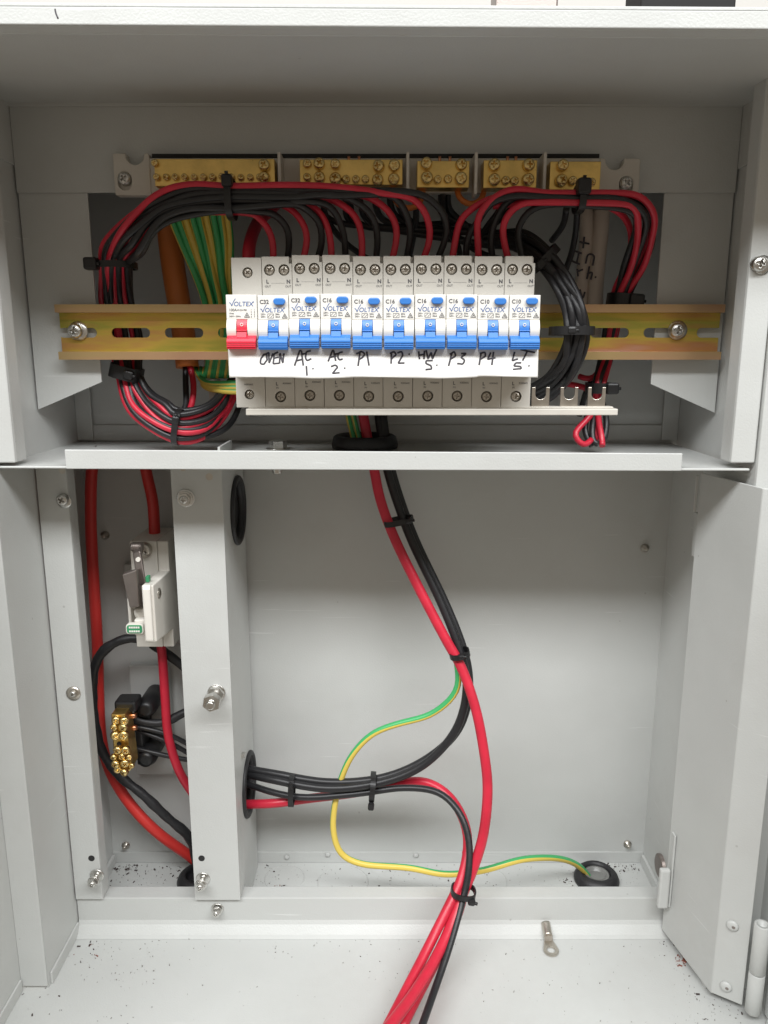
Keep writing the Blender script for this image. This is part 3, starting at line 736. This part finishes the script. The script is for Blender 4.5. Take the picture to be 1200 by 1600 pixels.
laneLb = {'HW S': (.17, .4795, .16, -.003), 'P2': (.35, .4790, .20, .006), 'P1': (.50, .4785, .39, -.0045), 'AC 2': (.66, .4800, .62, -.005), 'AC 1': (.82, .4790, .90, -.004), 'OVEN': (1.0, .4830, 1.0, .003)}
R1 = 2.05
for n, (t, Ya, u, dy) in laneL.items():
    d = drops[n]; pts = [(x, y, .492 if j == 0 else .492 + (Ya-.492)*j/4) for j, (x, y) in enumerate(d)]
    wire(f'red wire leaving the top of the {n} breaker and looping left', pts + left_trunk(t, Ya, u, dy, d[-1][0]), R1, 'red', 'red wires out of the breaker tops', jit=3.6)
for n, (t, Ya, u, dy) in laneLb.items():
    d = [(x+22+ (3*j if j < 3 else 2), y-(0 if j < 2 else 2)) for j, (x, y) in enumerate(drops[n])]
    pts = [(x, y, .498 if j == 0 else .498 + (Ya-.498)*j/4) for j, (x, y) in enumerate(d)]
    wire(f'black wire leaving the top of the {n} breaker and looping left', pts + left_trunk(t, Ya, u, dy, d[-1][0]), R1, 'black', 'black wires out of the breaker tops', jit=3.6)
def right_trunk(t, Ya, xs):
    out = []
    for x, y in ((850,299+20*t),(905,300+22*t),(960,299+22*t)):
        if x > xs + 20: out.append((x, y, Ya))
    out += [(1000-6*t, 308+24*t, Ya+.002), (1020-26*t, 334+22*t, Ya+.010), (1021-32*t, 375+5*t, Ya+.022), (1006-30*t, 420, .520+(Ya-.485)), (982-18*t, 458, .527+(Ya-.485)*.8),
            (968-16*t, 500, .534+(Ya-.485)*.8), (955-14*t, 555, .536), (943-12*t, 605, .531+(Ya-.485)*.6)]
    return out
tails = [[(936,650,.528),(938,680,.524),(941,697,.520)], [(926,640,.528),(906,662,.524),(901,682,.520),(912,693,.519),(924,687,.523)], [(930,650,.532),(930,675,.530),(934,688,.528)]]
for k, (n, t, Ya) in enumerate((('P4', 0.0, .4800), ('LT S', .75, .4795), ('P3', .3, .4890))):
    d = drops[n]; pts = [(x, y, .492 if j == 0 else .492 + (Ya-.492)*j/4) for j, (x, y) in enumerate(d)]
    wire(f'red wire leaving the top of the {n} breaker and looping right', pts + right_trunk(t, Ya, d[-1][0]) + tails[k], R1, 'red', 'red wires out of the breaker tops', jit=3.6)
tb = [[(925,650,.530),(922,690,.524),(935,694,.522)], [(922,640,.534),(912,675,.530),(925,697,.525)], [(945,640,.534),(945,670,.53),(943,690,.527)]]
for k, (n, t, Ya) in enumerate((('P4', .1, .4840), ('LT S', 1.0, .4830), ('P3', .5, .4795))):
    d = [(x+22+(2*j if j < 3 else 0), y+2*(j > 1)) for j, (x, y) in enumerate(drops[n])]
    pts = [(x, y, .498 if j == 0 else .498 + (Ya-.498)*j/4) for j, (x, y) in enumerate(d)]
    wire(f'black wire leaving the top of the {n} breaker and looping right', pts + right_trunk(t, Ya, d[-1][0]) + tb[k], R1, 'black', 'black wires out of the breaker tops', jit=3.6)
# two extra reds in the right loop
wire('red wire on the inside of the right loop, ending beside the tie', [(770,322,.493),(830,316,.490),(900,318,.489),(950,322,.492),(980,345,.505),(987,380,.515),(976,420,.520),(958,460,.528),(955,520,.537),(930,590,.537),(905,578+10,.545)], R1, 'red', 'red wires out of the breaker tops')
wire('short red and black pair joining the harness left of the right loop', [(885,600,.548),(905,603,.543),(925,612,.538),(932,640,.535)], R1, 'red')
wire('thick dark red supply cable entering the top of the main switch', [(380,470,.56),(392,330+100,.545),(388,400,.53),(393,370,.54),(405,345,.56),(430,320,.575)], 4.2, 'red', name='supply_cable', cat='cable')
# big black coil right of the breakers
CG = 'black neutral wires in the coil beside the breakers'
sx_ = [505, 545, 588, 610, 690, 700, 782, 800, 560, 620]
for i, x in enumerate(sx_):
    f = i / (len(sx_) - 1); o = 26 * f; y_ = .505 - .010 * ((i * 7) % 4) / 3
    top = [(x, 292, .515), (x+3, 325, .530), (x+28, 352+8*((i*3)%3), .540)] if x < 740 else [(x, 292, .515), (x+4, 318, .520)]
    arc_ = [(760-o*.5, 362+o*.7, .535), (815-o*.6, 366+o*.8, .520), (862-o*.8, 395+o*.75, .503-.004*((i*5)%3)), (895-o, 440+o*.4, .492-.0035*((i*7)%3)), (916-o*1.2, 490, .488-.004*((i*5)%3)),
            (917-o*1.25, 530, .488-.004*((i*7)%3)), (905-o*1.2, 572, .494-.004*((i*5)%3)), (878-o*1.1, 606-o*.5, .502), (842-o*.8, 632-o*.7, .512), (780, 640-o*.6, .53), (700, 630, .54)]
    wire(['topmost','second','third','fourth','fifth','sixth','seventh','eighth','ninth','innermost'][i] + ' black wire of the big coil right of the breakers, counted from outside', top + arc_, 2.1, 'black', CG, jit=4.0)
lbls = ['short', 'long', 'bent', 'straight']
for k, pts in enumerate(([(648,300,.515),(650,345,.535),(640,400,.55)], [(692,296,.515),(694,350,.53),(720,395,.54),(700,440,.55)], [(885,325,.50),(880,352,.515),(862,376,.53)], [(902,322,.50),(900,360,.515),(892,400,.53),(880,430,.54)],
        [(500,330,.53),(540,380,.545),(600,420,.56)], [(540,310,.52),(545,345,.54),(600,355,.55),(720,350,.55),(780,380,.54)], [(940,578,.545),(920,600,.55),(905,650,.555)], [(690,345,.545),(750,395,.55),(850,420,.54),(870,445,.53)])):
    wire(['black wire dropping from the middle of the third brass block','black wire dropping from the right of the third brass block','short black wire slanting down left of the white cables','straight black wire beside the white cables','black wire slanting down behind the AC 2 wires','black wire crossing level behind the P2 and HW S wires','thin black wire behind the busbar forks','black wire slanting across behind the coil'][k], pts, 2.0, 'black')
# brown / copper loops
wire('brown wire looping under the gap between second and third brass block', [(612,296,.512),(618,315,.508),(635,326,.506),(655,320,.51),(662,296,.513)], 1.8, 'orange')
wire('brown wire looping under the third brass block', [(714,294,.512),(718,310,.508),(735,320,.508),(752,312,.512),(757,294,.513)], 1.8, 'orange')
# bare copper ends on top of blocks
for px in (545, 561, 687, 703, 793, 806):
    a = P(px, 252, .506); MB().tube([(a.x, .506, a.z-.002), (a.x, .5062, a.z+.0028)], .0009, 10).build('wire_end', M['copper'], car)
# green and yellow bundle
GY = 'green and yellow earth wires hanging left of the breakers'
ords = ['leftmost','second from left','third from left','fourth from left','fifth from left','sixth from left','seventh from left','eighth from left','rightmost']
for i in range(9):
    f = i / 8
    wire(f'{ords[i]} of the green and yellow earth wires under the left bundle', [(262+92*f, 285, .515), (264+91*f, 330, .522), (283+78*f, 380, .530), (305+ (55*f), 430, .536+.003*(i%2)), (322+44*f, 480, .542+.003*(i%2)), (328+36*f, 540, .548), (322+35*f, 590, .553)], 2.15, 'gy', GY, twist=8+5*(i%3), phase=i*2.2)
for i in range(3):
    wire(f'{["upper","middle","lower"][i]} green and yellow wire curving right to behind the main switch', [(305+8*i, 575, .556), (316, 596+3*i, .545), (340, 600+5*i, .535), (372, 598+7*i, .528), (400, 600+6*i, .53)], 2.0, 'gy', 'green and yellow wires beside the main switch')
wire('wide orange sheathed cable hanging at the left of the earth wires', [(262,318,.555),(266,380,.556),(274,440,.556),(284,500,.556),(293,574,.552)], 8.0, 'orange', name='sheathed_cable', cat='cable')
wire('red conductor coming out of the orange sheath into the lower left tie', [(296,570,.550),(303,600,.545),(298,640,.535),(280,662,.524)], 2.1, 'red')
wire('black conductor coming out of the orange sheath into the lower left tie', [(290,572,.550),(290,605,.545),(290,640,.535),(268,664,.526)], 2.1, 'black')
wc = wire('grey white sheathed cable with printing under the rail beside the main switch', [(328,540,.560),(330,570,.558),(336,610,.556),(345,650,.556)], 5.0, 'sheath', name='sheathed_cable', cat='cable')
for k, (pts, r, m) in enumerate(((([(372,560,.555),(366,610,.545),(345,650,.532),(300,672,.522),(280,668,.519)]), 2.1, 'red'), (([(385,560,.555),(372,640,.548),(345,675,.530),(300,684,.522),(270,672,.52)]), 2.1, 'black'), (([(350,600,.55),(330,640,.538),(300,662,.524),(275,660,.52)]), 2.1, 'black'))):
    wire(['red wire rising from the lower left tie towards the main switch', 'outer black wire rising from the lower left tie to behind the main switch', 'inner black wire rising from the lower left tie to behind the main switch'][k], pts, r, m)
# white cables with handwriting
wire('left one of two white sheathed cables hanging right of the coil', [(915,318,.548),(916,360,.548),(914,400,.549),(908,450,.549),(905,500,.550),(900,560,.552)], 4.6, 'sheath', 'white sheathed cables', name='sheathed_cable', cat='cable')
wcab = empty('sheathed_cable', P(930, 560, .552), 'right one of two white sheathed cables, marked in black pen', 'cable', 'white sheathed cables')
MB().tube([P(*p) for p in [(940,318,.549),(938,360,.548),(934,400,.548),(930,450,.549),(928,500,.550),(922,560,.552)]], .0056, 14).build('sheath', M['sheath'], wcab)
b = MB()
for st in ([(905,378),(921,381)],[(913,370),(911,388)],[(897,392),(909,396)],[(905,393),(901,410)],[(894,408),(906,413)],[(915,412),(919,398),(928,400),(926,415)],[(902,420),(903,432)],[(903,424),(911,421)],[(921,416),(917,436)],[(917,428),(925,426),(923,437)],[(930,432),(931,434)],[(906,452),(910,466),(914,456)]):
    b.tube([P(x, y, .5423) for x, y in st], .0007, 6, flat=.4, step=.001)
b.build('handwriting', M['ink'], wcab)
# below shelf mains
wire('long red cable hanging from the shelf and bowing out to the right', [(566,640,.560),(574,684,.557),(585,735,.556),(594,780,.553),(616,840,.548),(655,920,.540),(697,1000,.532),(722,1045,.527),(744,1110,.518),(757,1180,.510),(762,1235,.505),(756,1300,.500),(742,1350,.496),(724,1395,.488),(692,1475,.462),(652,1545,.430),(600,1615,.395)], 3.7, 'red', 'red cables in the lower compartment', name='cable', cat='cable')
wire('red cable from the partition hole turning down to the lower tie', [(340,1259,.575),(378,1257,.552),(430,1255,.545),(480,1248,.548),(560,1238,.548),(620,1224,.545),(665,1222,.54),(702,1244,.53),(726,1285,.515),(731,1325,.505),(722,1370,.494),(704,1410,.482),(664,1490,.458),(600,1615,.412)], 3.5, 'red', 'red cables in the lower compartment', name='cable', cat='cable')
wire('thin red cable emerging between the others below the lower tie', [(728,1330,.508),(728,1380,.497),(718,1425,.486),(694,1480,.468),(660,1545,.445),(628,1608,.42)], 2.9, 'red', 'red cables in the lower compartment', name='cable', cat='cable')
for k, (dx, dy, dY) in enumerate(((0, 0, 0), (7, -7, .005))):
    wire(['front', 'rear'][k] + ' black cable hanging from the shelf and sweeping left into the partition hole', [(590+dx, 640, .566), (597+dx,690,.562), (605+dx,735,.562+dY), (622+dx,790,.558+dY), (645+dx,850,.552+dY), (688+dx,940,.543+dY), (716+dx,1010,.535+dY), (729+dx*.6,1060,.530+dY), (724+dx*.6,1110,.528+dY), (703+dx*.5,1155+dy*.3,.528+dY), (655,1200+dy,.530+dY), (590,1224+dy,.533+dY), (510,1232+dy*1.4,.536+dY), (430,1219+dy*1.4,.542+dY), (378,1206+dy,.555), (345,1190+dy,.565)], 3.1, 'black', 'black cables in the lower compartment', name='cable', cat='cable')
wire('lowest black cable from the partition hole turning down to the lower tie', [(345,1212,.565),(378,1222,.555),(430,1239,.543),(480,1246,.537),(560,1240,.535),(630,1231,.532),(685,1238,.525),(718,1270,.513),(733,1315,.502),(732,1365,.491),(722,1410,.482),(702,1480,.460),(678,1550,.435),(655,1615,.405)], 2.5, 'black', 'black cables in the lower compartment', name='cable', cat='cable')
wire('green and yellow earth wire curling across the lower compartment to the floor grommet', [(711,990,.540),(713,1030,.534),(717,1062,.531),(708,1088,.531),(672,1117,.534),(618,1132,.536),(580,1148,.538),(550,1180,.540),(532,1220,.541),(522,1265,.540),(521,1300,.538),(532,1333,.536),(565,1350,.535),(640,1356,.530),(695,1366,.525),(755,1360,.520),(815,1343,.527),(870,1341,.545),(903,1352,.560),(922,1372,.571)], 2.4, 'gy', name='earth_wire', twist=7, phase=3.1)
for k, (x, m) in enumerate(((547, 'gy'), (556, 'gy'))):
    wire(['left', 'right'][k] + ' of two green and yellow wires entering the shelf grommet', [(x-8, 630, .562), (x, 665, .560), (x+9, 700, .557)], 1.9, m, 'green and yellow wires at the shelf')
# left compartment cables
wire('thick red cable down the left side of the narrow bay, crossing low to the right', [(150,700,.565),(143,740,.566),(142,820,.566),(147,920,.566),(152,1000,.566),(154,1080,.567),(158,1150,.568),(170,1200,.566),(200,1252,.562),(245,1300,.560),(300,1340,.566),(320,1358,.570)], 4.3, 'redo', 'red cables in the narrow bay', name='cable', cat='cable')
wire('red cable entering the top of the fuse holder', [(222,700,.572),(230,745,.570),(239,785,.568),(242,845,.566)], 4.2, 'redo', 'red cables in the narrow bay', name='cable', cat='cable')
wire('red cable leaving the bottom of the fuse holder and going behind the partition', [(250,995,.562),(254,1030,.560),(258,1090,.556),(263,1150,.555),(280,1205,.556),(305,1245,.562)], 3.5, 'red', 'red cables in the narrow bay', name='cable', cat='cable')
wire('black taped cable arching left from the fuse holder and running down to the floor', [(232,1002,.558),(205,996,.555),(175,1006,.553),(152,1030,.552),(144,1075,.553),(148,1130,.554),(160,1175,.553),(190,1215,.552),(222,1240,.552),(262,1278,.554),(296,1308,.558),(306,1345,.565),(310,1372,.571)], 3.7, 'tape', 'taped black cables', name='cable', cat='cable', rough=.06)
wire('black taped cable leaving behind the right of the fuse holder', [(238,1006,.567),(262,1022,.565),(285,1040,.565),(305,1052,.565)], 3.7, 'tape', 'taped black cables', name='cable', cat='cable', rough=.06)
wire('black taped cable from the top of the brass link towards the partition', [(203,1122,.556),(235,1130,.556),(262,1128,.558),(285,1114,.560),(310,1108,.562)], 3.3, 'tape', 'taped black cables', name='cable', cat='cable', rough=.06)
for k, pts in enumerate(([(204,1134,.555),(240,1141,.554),(270,1150,.556),(310,1172,.56)], [(206,1138,.558),(240,1150,.557),(270,1163,.558),(310,1186,.562)], [(206,1168,.555),(240,1176,.554),(270,1183,.556),(310,1190,.56)])):
    wire(['upper','middle','lower'][k] + ' of three thin black wires from the brass link to the partition', pts, 1.9, 'black', 'thin black wires at the brass link')
# ================================================================== CABLE TIES
def tie(px, py, Y, w_, h_, ang, label, dep=None, head=(0, 0), hs=1.0, bw=.0020):
    """strap loop round a bundle: w_ = width across bundle in px, ang = direction of the bundle-crossing axis"""
    q = P(px, py, Y); sc = (q.length * .0 + Y) / F
    a = w_ * sc / 2; d = (dep or a * .8); ca, sa = math.cos(math.radians(ang)), math.sin(math.radians(ang))
    e = empty('cable_tie', q, label, 'cable tie', 'black cable ties')
    U = Vector((ca, 0, sa)); V = Vector((-sa, 0, ca)); N = Vector((0, -1, 0))
    b = MB(); n = 40; out = []
    for k in range(n):
        t = 2 * math.pi * k / n
        ex = 2.6; cx = math.copysign(abs(math.cos(t)) ** (2/ex), math.cos(t)); sy = math.copysign(abs(math.sin(t)) ** (2/ex), math.sin(t))
        c1 = q + U * (a * cx) + N * (d * sy); c2 = q + U * ((a + .0010) * cx) + N * ((d + .0010) * sy)
        out.append([b.bm.verts.new(c1 - V * bw), b.bm.verts.new(c1 + V * bw), b.bm.verts.new(c2 + V * bw), b.bm.verts.new(c2 - V * bw)])
    for k in range(n):
        A_, B2 = out[k], out[(k+1) % n]
        for j in range(4): b.bm.faces.new([A_[j], A_[(j+1) % 4], B2[(j+1) % 4], B2[j]])
    b.build('strap', M['tie'], e)
    hc = q + U * (a * head[0]) + V * (.004 * head[1]) + N * (d * .9)
    s1, s2, s3 = .0028 * hs, .0025 * hs, .0027 * hs
    cs = []
    for dn in (-s3, s3):
        for du, dv in ((-s1, -s2), (s1, -s2), (s1, s2), (-s1, s2)): cs.append(hc + U * du + V * dv + N * dn)
    MB().hexa(cs).build('head', M['tie'], e, .0014)
    tl = hc + U * s1
    MB().tube([hc + N * .001, tl + U * .0015 + N * .002], .0011, 6).build('tail', M['tie'], e)
    return e
tie(361, 311, .4855, 54, 10, 90, 'black cable tie round the left bundle below the first brass block', .011, (.75, 0), 1.25)
tie(180, 415, .5110, 58, 10, 0, 'black cable tie round the left loop above the rail', .012, (-.9, 0), 1.5)
tie(198, 582, .5320, 44, 10, -15, 'black cable tie round the left loop just under the rail', .011, (.5, 0), 1.2, .0045)
tie(279, 667, .5190, 52, 10, 80, 'black cable tie round the lowest point of the left loop', .010, (.5, 0), 1.0)
tie(905, 311, .4855, 36, 10, 90, 'black cable tie round the right bundle below the fifth brass block', .010, (.7, 0), 1.6)
tie(974, 470, .5290, 44, 10, -5, 'black cable tie round the right loop just above the rail', .010, (.55, 0), 1.7, .0042)
tie(936, 606, .5300, 36, 10, 0, 'black cable tie beneath the rail behind the busbar forks', .009, (.8, 0), 1.5, .0035)
tie(893, 517, .4870, 62, 10, 0, 'black cable tie round the big coil in front of the rail', .012, (-.2, 0), 1.0, .0026)
tie(850, 405, .505, 46, 10, 45, 'black cable tie round the top of the big coil', .012, (-.6, 0), 1.1, .0026)
tie(623, 814, .5500, 44, 10, 12, 'highest black cable tie on the red and black cables under the shelf', .0072, (.75, 0), .85)
tie(718, 1021, .5300, 30, 10, 12, 'black cable tie where the green and yellow wire leaves the mains cables', .0072, (.1, 0), .85)
tie(456, 1235, .5400, 50, 10, 88, 'black cable tie nearest the partition hole', .0085, (.75, 0), .85)
tie(582, 1229, .5370, 42, 10, 85, 'black cable tie just before the cables part ways', .0100, (-1.2, 0), .95)
tie(724, 1393, .4860, 40, 10, -8, 'lowest black cable tie, just in front of the bottom sill', .0070, (.7, -.6), .95)

# ================================================================== FUSE HOLDER
q = P(243, 1012, .54)
fh = empty('fuse_holder', q, 'cream fuse holder with a dark metal lever and green tag, in the narrow left bay', 'fuse holder')
def pbox(px0, px1, py0, py1, y0, y1, b=None):
    a, c = P(px0, py0, y0), P(px1, py1, y0); return (b or MB()).box(a.x, c.x, y0, y1, c.z, a.z)
z0, z1 = zz(1011, .54), zz(846, .54); xl, xm, xr = xx(207, 900, .54)-.0015, xx(250, 930, .54), xx(268, 930, .54)+.0005
MB().box(xl+.001, xm-.0002, .5400, .585, z0, z1).build('base', M['white'], fh, .0007)
# right cheek, profile in Y/Z
zA, zB2, zC, zD = zz(892, .54), zz(915, .50), zz(1003, .50), zz(975, .54)
MB().prism([(.585, z0), (.5405, z0), (.5405, zD-.004), (.5000, zC), (.5000, zB2), (.5405, zA), (.5405, z1), (.585, z1)], 'X', xm, xr-.001).build('side_cheek', M['white'], fh, .0007)
sL, sR = xx(227, 960, .50), xx(239, 960, .50)
MB().prism([(.5398, zD-.002), (.5398, zA-.004), (.4985, zB2+.001), (.4970, zB2-.002), (.4970, zC+.002), (.4985, zC)], 'X', sL, sR).build('pull_handle', M['white'], fh, .0009)
q = P(243, 925, .515); o = screw(fh, (sR+.0002, .512, q.z), .0042, 'tin'); o.rotation_euler = (0, 0, math.radians(90))
MB().lathe([(.006, -.001), (.006, .002)], (xx(225, 853, .54), .5385, zz(859, .54)), 'Y', 28).build('terminal_well', M['tin'], fh)
screw(fh, (xx(226, 859, .537), .5370, zz(859, .537)), .0048, 'tin', 'terminal_screw')
# metal fuse cap and lever
MB().hexa([P(191,898,.500),P(213,890,.498),P(217,947,.500),P(203,950,.502),P(194,894,.520),P(221,886,.520),P(227,947,.520),P(205,950,.520)]).build('fuse_cap', M['pewter'], fh, .0008)
MB().hexa([P(207,866,.515),P(219,860,.513),P(229,915,.508),P(215,915,.510),P(208,850,.525),P(220,849,.525),P(229,915,.518),P(215,915,.52)]).build('lever', M['pewter'], fh, .0012)
a = P(216, 874, .512); MB().lathe([(.0016, .001), (.0016, -.0008)], (a.x, .512, a.z), 'Y', 16).build('lever_hole', M['white'], fh)
MB().lathe([(.0030, -.0045), (.0033, -.0035), (.0033, .0035)], (xx(213, 856, .52), .523, zz(856, .52)), 'X', 20).build('lever_pivot', M['pewter'], fh)
pbox(207, 229, 951, 968, .512, .539).build('barrel', M['white'], fh, .003)
pbox(209, 228, 968, 994, .507, .539).build('tag_holder', M['white'], fh, .0012)
pbox(198, 206, 935, 976, .520, .539).build('side_rib', M['white'], fh, .001)
a, c = P(196, 975, .503), P(224.5, 991, .503)
MB().prism(rrect(a.x, c.x, c.z, a.z, .0022), 'Y', .5030, .5068).build('tag_rim', M['white'], fh, .0003)
MB().prism(rrect(a.x+.0008, c.x-.0008, c.z+.0008, a.z-.0008, .0017), 'Y', .5025, .5040).build('green_tag', M['greent'], fh, .0002)
b = MB()
for r_ in range(2):
    for k in range(5):
        cx = a.x + .0030 + k * (c.x - a.x - .0060) / 4; cz = (a.z + c.z) / 2 + (.0014 if r_ == 0 else -.0014)
        b.box(cx-.0006, cx+.0006, .5022, .5026, cz-.0006, cz+.0006)
b.build('tag_marking', M['bodywhite'], fh)
a = P(230, 903, .507); MB().box(a.x-.0012, a.x+.0012, .5065, .511, a.z-.003, a.z+.001).build('latch', M['greent'], fh, .0004)

# ================================================================== BRASS NEUTRAL LINK
nl = empty('neutral_link', P(192, 1206, .53), 'brass connector block with many screws on a black bracket in the narrow left bay', 'connector block')
a, c = P(173, 1116, .530), P(204, 1206, .530)
MB().prism([(a.x, a.z), (c.x-.001, a.z), (c.x+.0012, c.z+.003), (c.x-.001, c.z), (a.x+.0022, c.z), (a.x-.0002, c.z+.01)], 'Y', .530, .546).build('brass_block', M['brass'], nl, .0008)
for px, py, r in ((180,1127,6),(195,1126,6),(178,1136,5),(193,1136,6),(180,1150,6.5),(194,1148,6.5),(184,1171,6),(197,1171,6),(178,1182,4.5),(190,1183,5),(203,1182,4),(181,1193,6),(196,1192,6),(183,1204,5.5),(194,1206,6),(206,1196,4)):
    q = P(px, py, .526); screw(nl, (q.x, .5275-random.uniform(0,.003), q.z), r*.64/F, 'brassd', 'screw', tilt=(random.uniform(-20,20), random.uniform(-20,20)))
q = P(186, 1162, .53); MB().lathe([(.0017, .001), (.0017, -.0003)], (q.x, .5300, q.z), n=16).build('screw_hole', M['dark'], nl)
a, c = P(177, 1097, .540), P(213, 1114, .540); MB().box(a.x, c.x, .540, .556, c.z, a.z).build('bracket', M['tie'], nl, .002)
for px, py in ((229, 1106), (229, 1184)):
    q = P(px, py, .555); MB().lathe([(.0078, .026), (.0078, .002), (.0060, 0), (.0058, -.004), (.003, -.0045)], (q.x, .555, q.z), n=28).build('insulator', M['tie'], nl)
a, c = P(208, 1110, .556), P(226, 1196, .556); MB().box(a.x, c.x, .556, .582, c.z, a.z).build('bracket', M['tie'], nl, .0015)
for px, py in ((207, 1118), (208, 1137)):
    q = P(px, py, .545); MB().lathe([(.0006, -.002), (.0020, -.0012), (.0024, 0), (.0020, .003)], (q.x, .545, q.z), 'X', 12).build('wire_end', M['copper'], nl)

# ================================================================== CABLE LUG on the outer floor
q = Pz(861, 1478, ZF)
lug = empty('cable_lug', (q.x, q.y, ZF), 'loose tinned cable lug lying on the cabinet floor', 'cable lug')
a = Pz(861, 1487, ZF); yf = a.y
o = MB()
o.prism([(a.x + .0056*math.cos(math.radians(t)), yf + .0058*math.sin(math.radians(t))) for t in range(-200, 21, 12)] + [(a.x+.0034, yf+.0085), (a.x-.0034, yf+.0085)], 'Z', ZF+.0004, ZF+.0020)
pl = o.build('palm', M['tin'], lug); cut(pl, MB().lathe([(.0031, -.01), (.0031, .01)], (a.x, yf, ZF), 'Z', 28)); bevel_mod(pl, .0003)
MB().hexa([(a.x-.0034, yf+.0083, ZF+.0004), (a.x+.0034, yf+.0083, ZF+.0004), (a.x+.0034, yf+.0083, ZF+.0021), (a.x-.0034, yf+.0083, ZF+.0021), (a.x-.0029, yf+.0110, ZF+.0010), (a.x+.0029, yf+.0110, ZF+.0010), (a.x+.0029, yf+.0110, ZF+.0066), (a.x-.0029, yf+.0110, ZF+.0066)]).build('neck', M['tin'], lug, .0006)
MB().tube([(a.x, yf+.0105, ZF+.0040), (a.x-.0002, yf+.0150, ZF+.0062), (a.x-.0004, yf+.0195, ZF+.0084)], .0033, 20).build('barrel', M['tin'], lug)

# ================================================================== SWARF
def flakes(name, m, regions, smin, smax):
    b = MB()
    for (x0, x1, y0, y1, n, z, bias) in regions:
        for _ in range(n):
            u = random.random(); v = random.random() ** bias
            q = Pz(x0 + (x1 - x0) * u, y0 + (y1 - y0) * v, z) if not callable(x0) else None
            l = random.uniform(smin, smax) * random.choice((.25, .3, .4, .6, .9, 1.5)); wd = l * random.uniform(.12, .6); a = random.uniform(0, math.pi)
            ca, sa = math.cos(a), math.sin(a); h = random.uniform(.0002, .0009)
            c = []
            for zq in (.0001, h):
                for du, dv in ((-l, -wd), (l, -wd*random.uniform(.2, 1)), (l*random.uniform(.5, 1), wd), (-l, wd*random.uniform(.2, 1))):
                    c.append((q.x + du*ca - dv*sa, q.y + du*sa + dv*ca, z + zq))
            b.hexa(c)
    o = b.build(name, m); o['kind'] = 'stuff'; return o
ZI = ZF + .0015
tag(flakes('metal_swarf', M['dirt'], [(168,290,1352,1388,70,ZI,1.6),(178,215,1352,1360,26,ZI,1),(930,1000,1350,1362,60,ZI,1),(400,470,1352,1388,14,ZI,1),(480,780,1358,1385,12,ZI,1),(880,905,1372,1384,10,ZI,1),(120,165,1455,1520,12,ZF,1),(30,110,1530,1598,10,ZF,1),(1035,1070,1448,1480,14,ZF,1),(1060,1120,1500,1560,12,ZF,1),(1090,1190,1555,1600,26,ZF,1),(430,940,1352,1388,14,ZI,1)], .0004, .0010), 'scattered dark metal shavings on the cabinet floors', 'shavings')
tag(flakes('metal_dust', M['dust'], [(60,1150,1460,1600,260,ZF,1.4),(170,1000,1352,1388,240,ZI,1.2),(120,250,1455,1540,70,ZF,1),(1050,1170,1500,1600,90,ZF,1)], .00022, .00045), 'fine grey dust and grit spread thinly over the cabinet floors', 'dust')
tag(flakes('copper_swarf', M['rust'], [(118,150,1450,1460,26,ZF,1),(110,165,1460,1500,8,ZF,1),(1038,1048,1450,1462,14,ZF,1),(1055,1072,1492,1510,34,ZF,1),(985,1000,1452,1462,10,ZF,1),(420,445,1383,1388,8,ZI,1)], .0004, .0013), 'scattered reddish copper shavings on the cabinet floor', 'shavings')
tag(flakes('metal_swarf', M['dirt'], [(1015,1045,676,690,26,-.0685,1),(135,150,690,700,6,-.0685,1)], .0004, .0010), 'dark dirt in the back corner of the shelf', 'dirt')
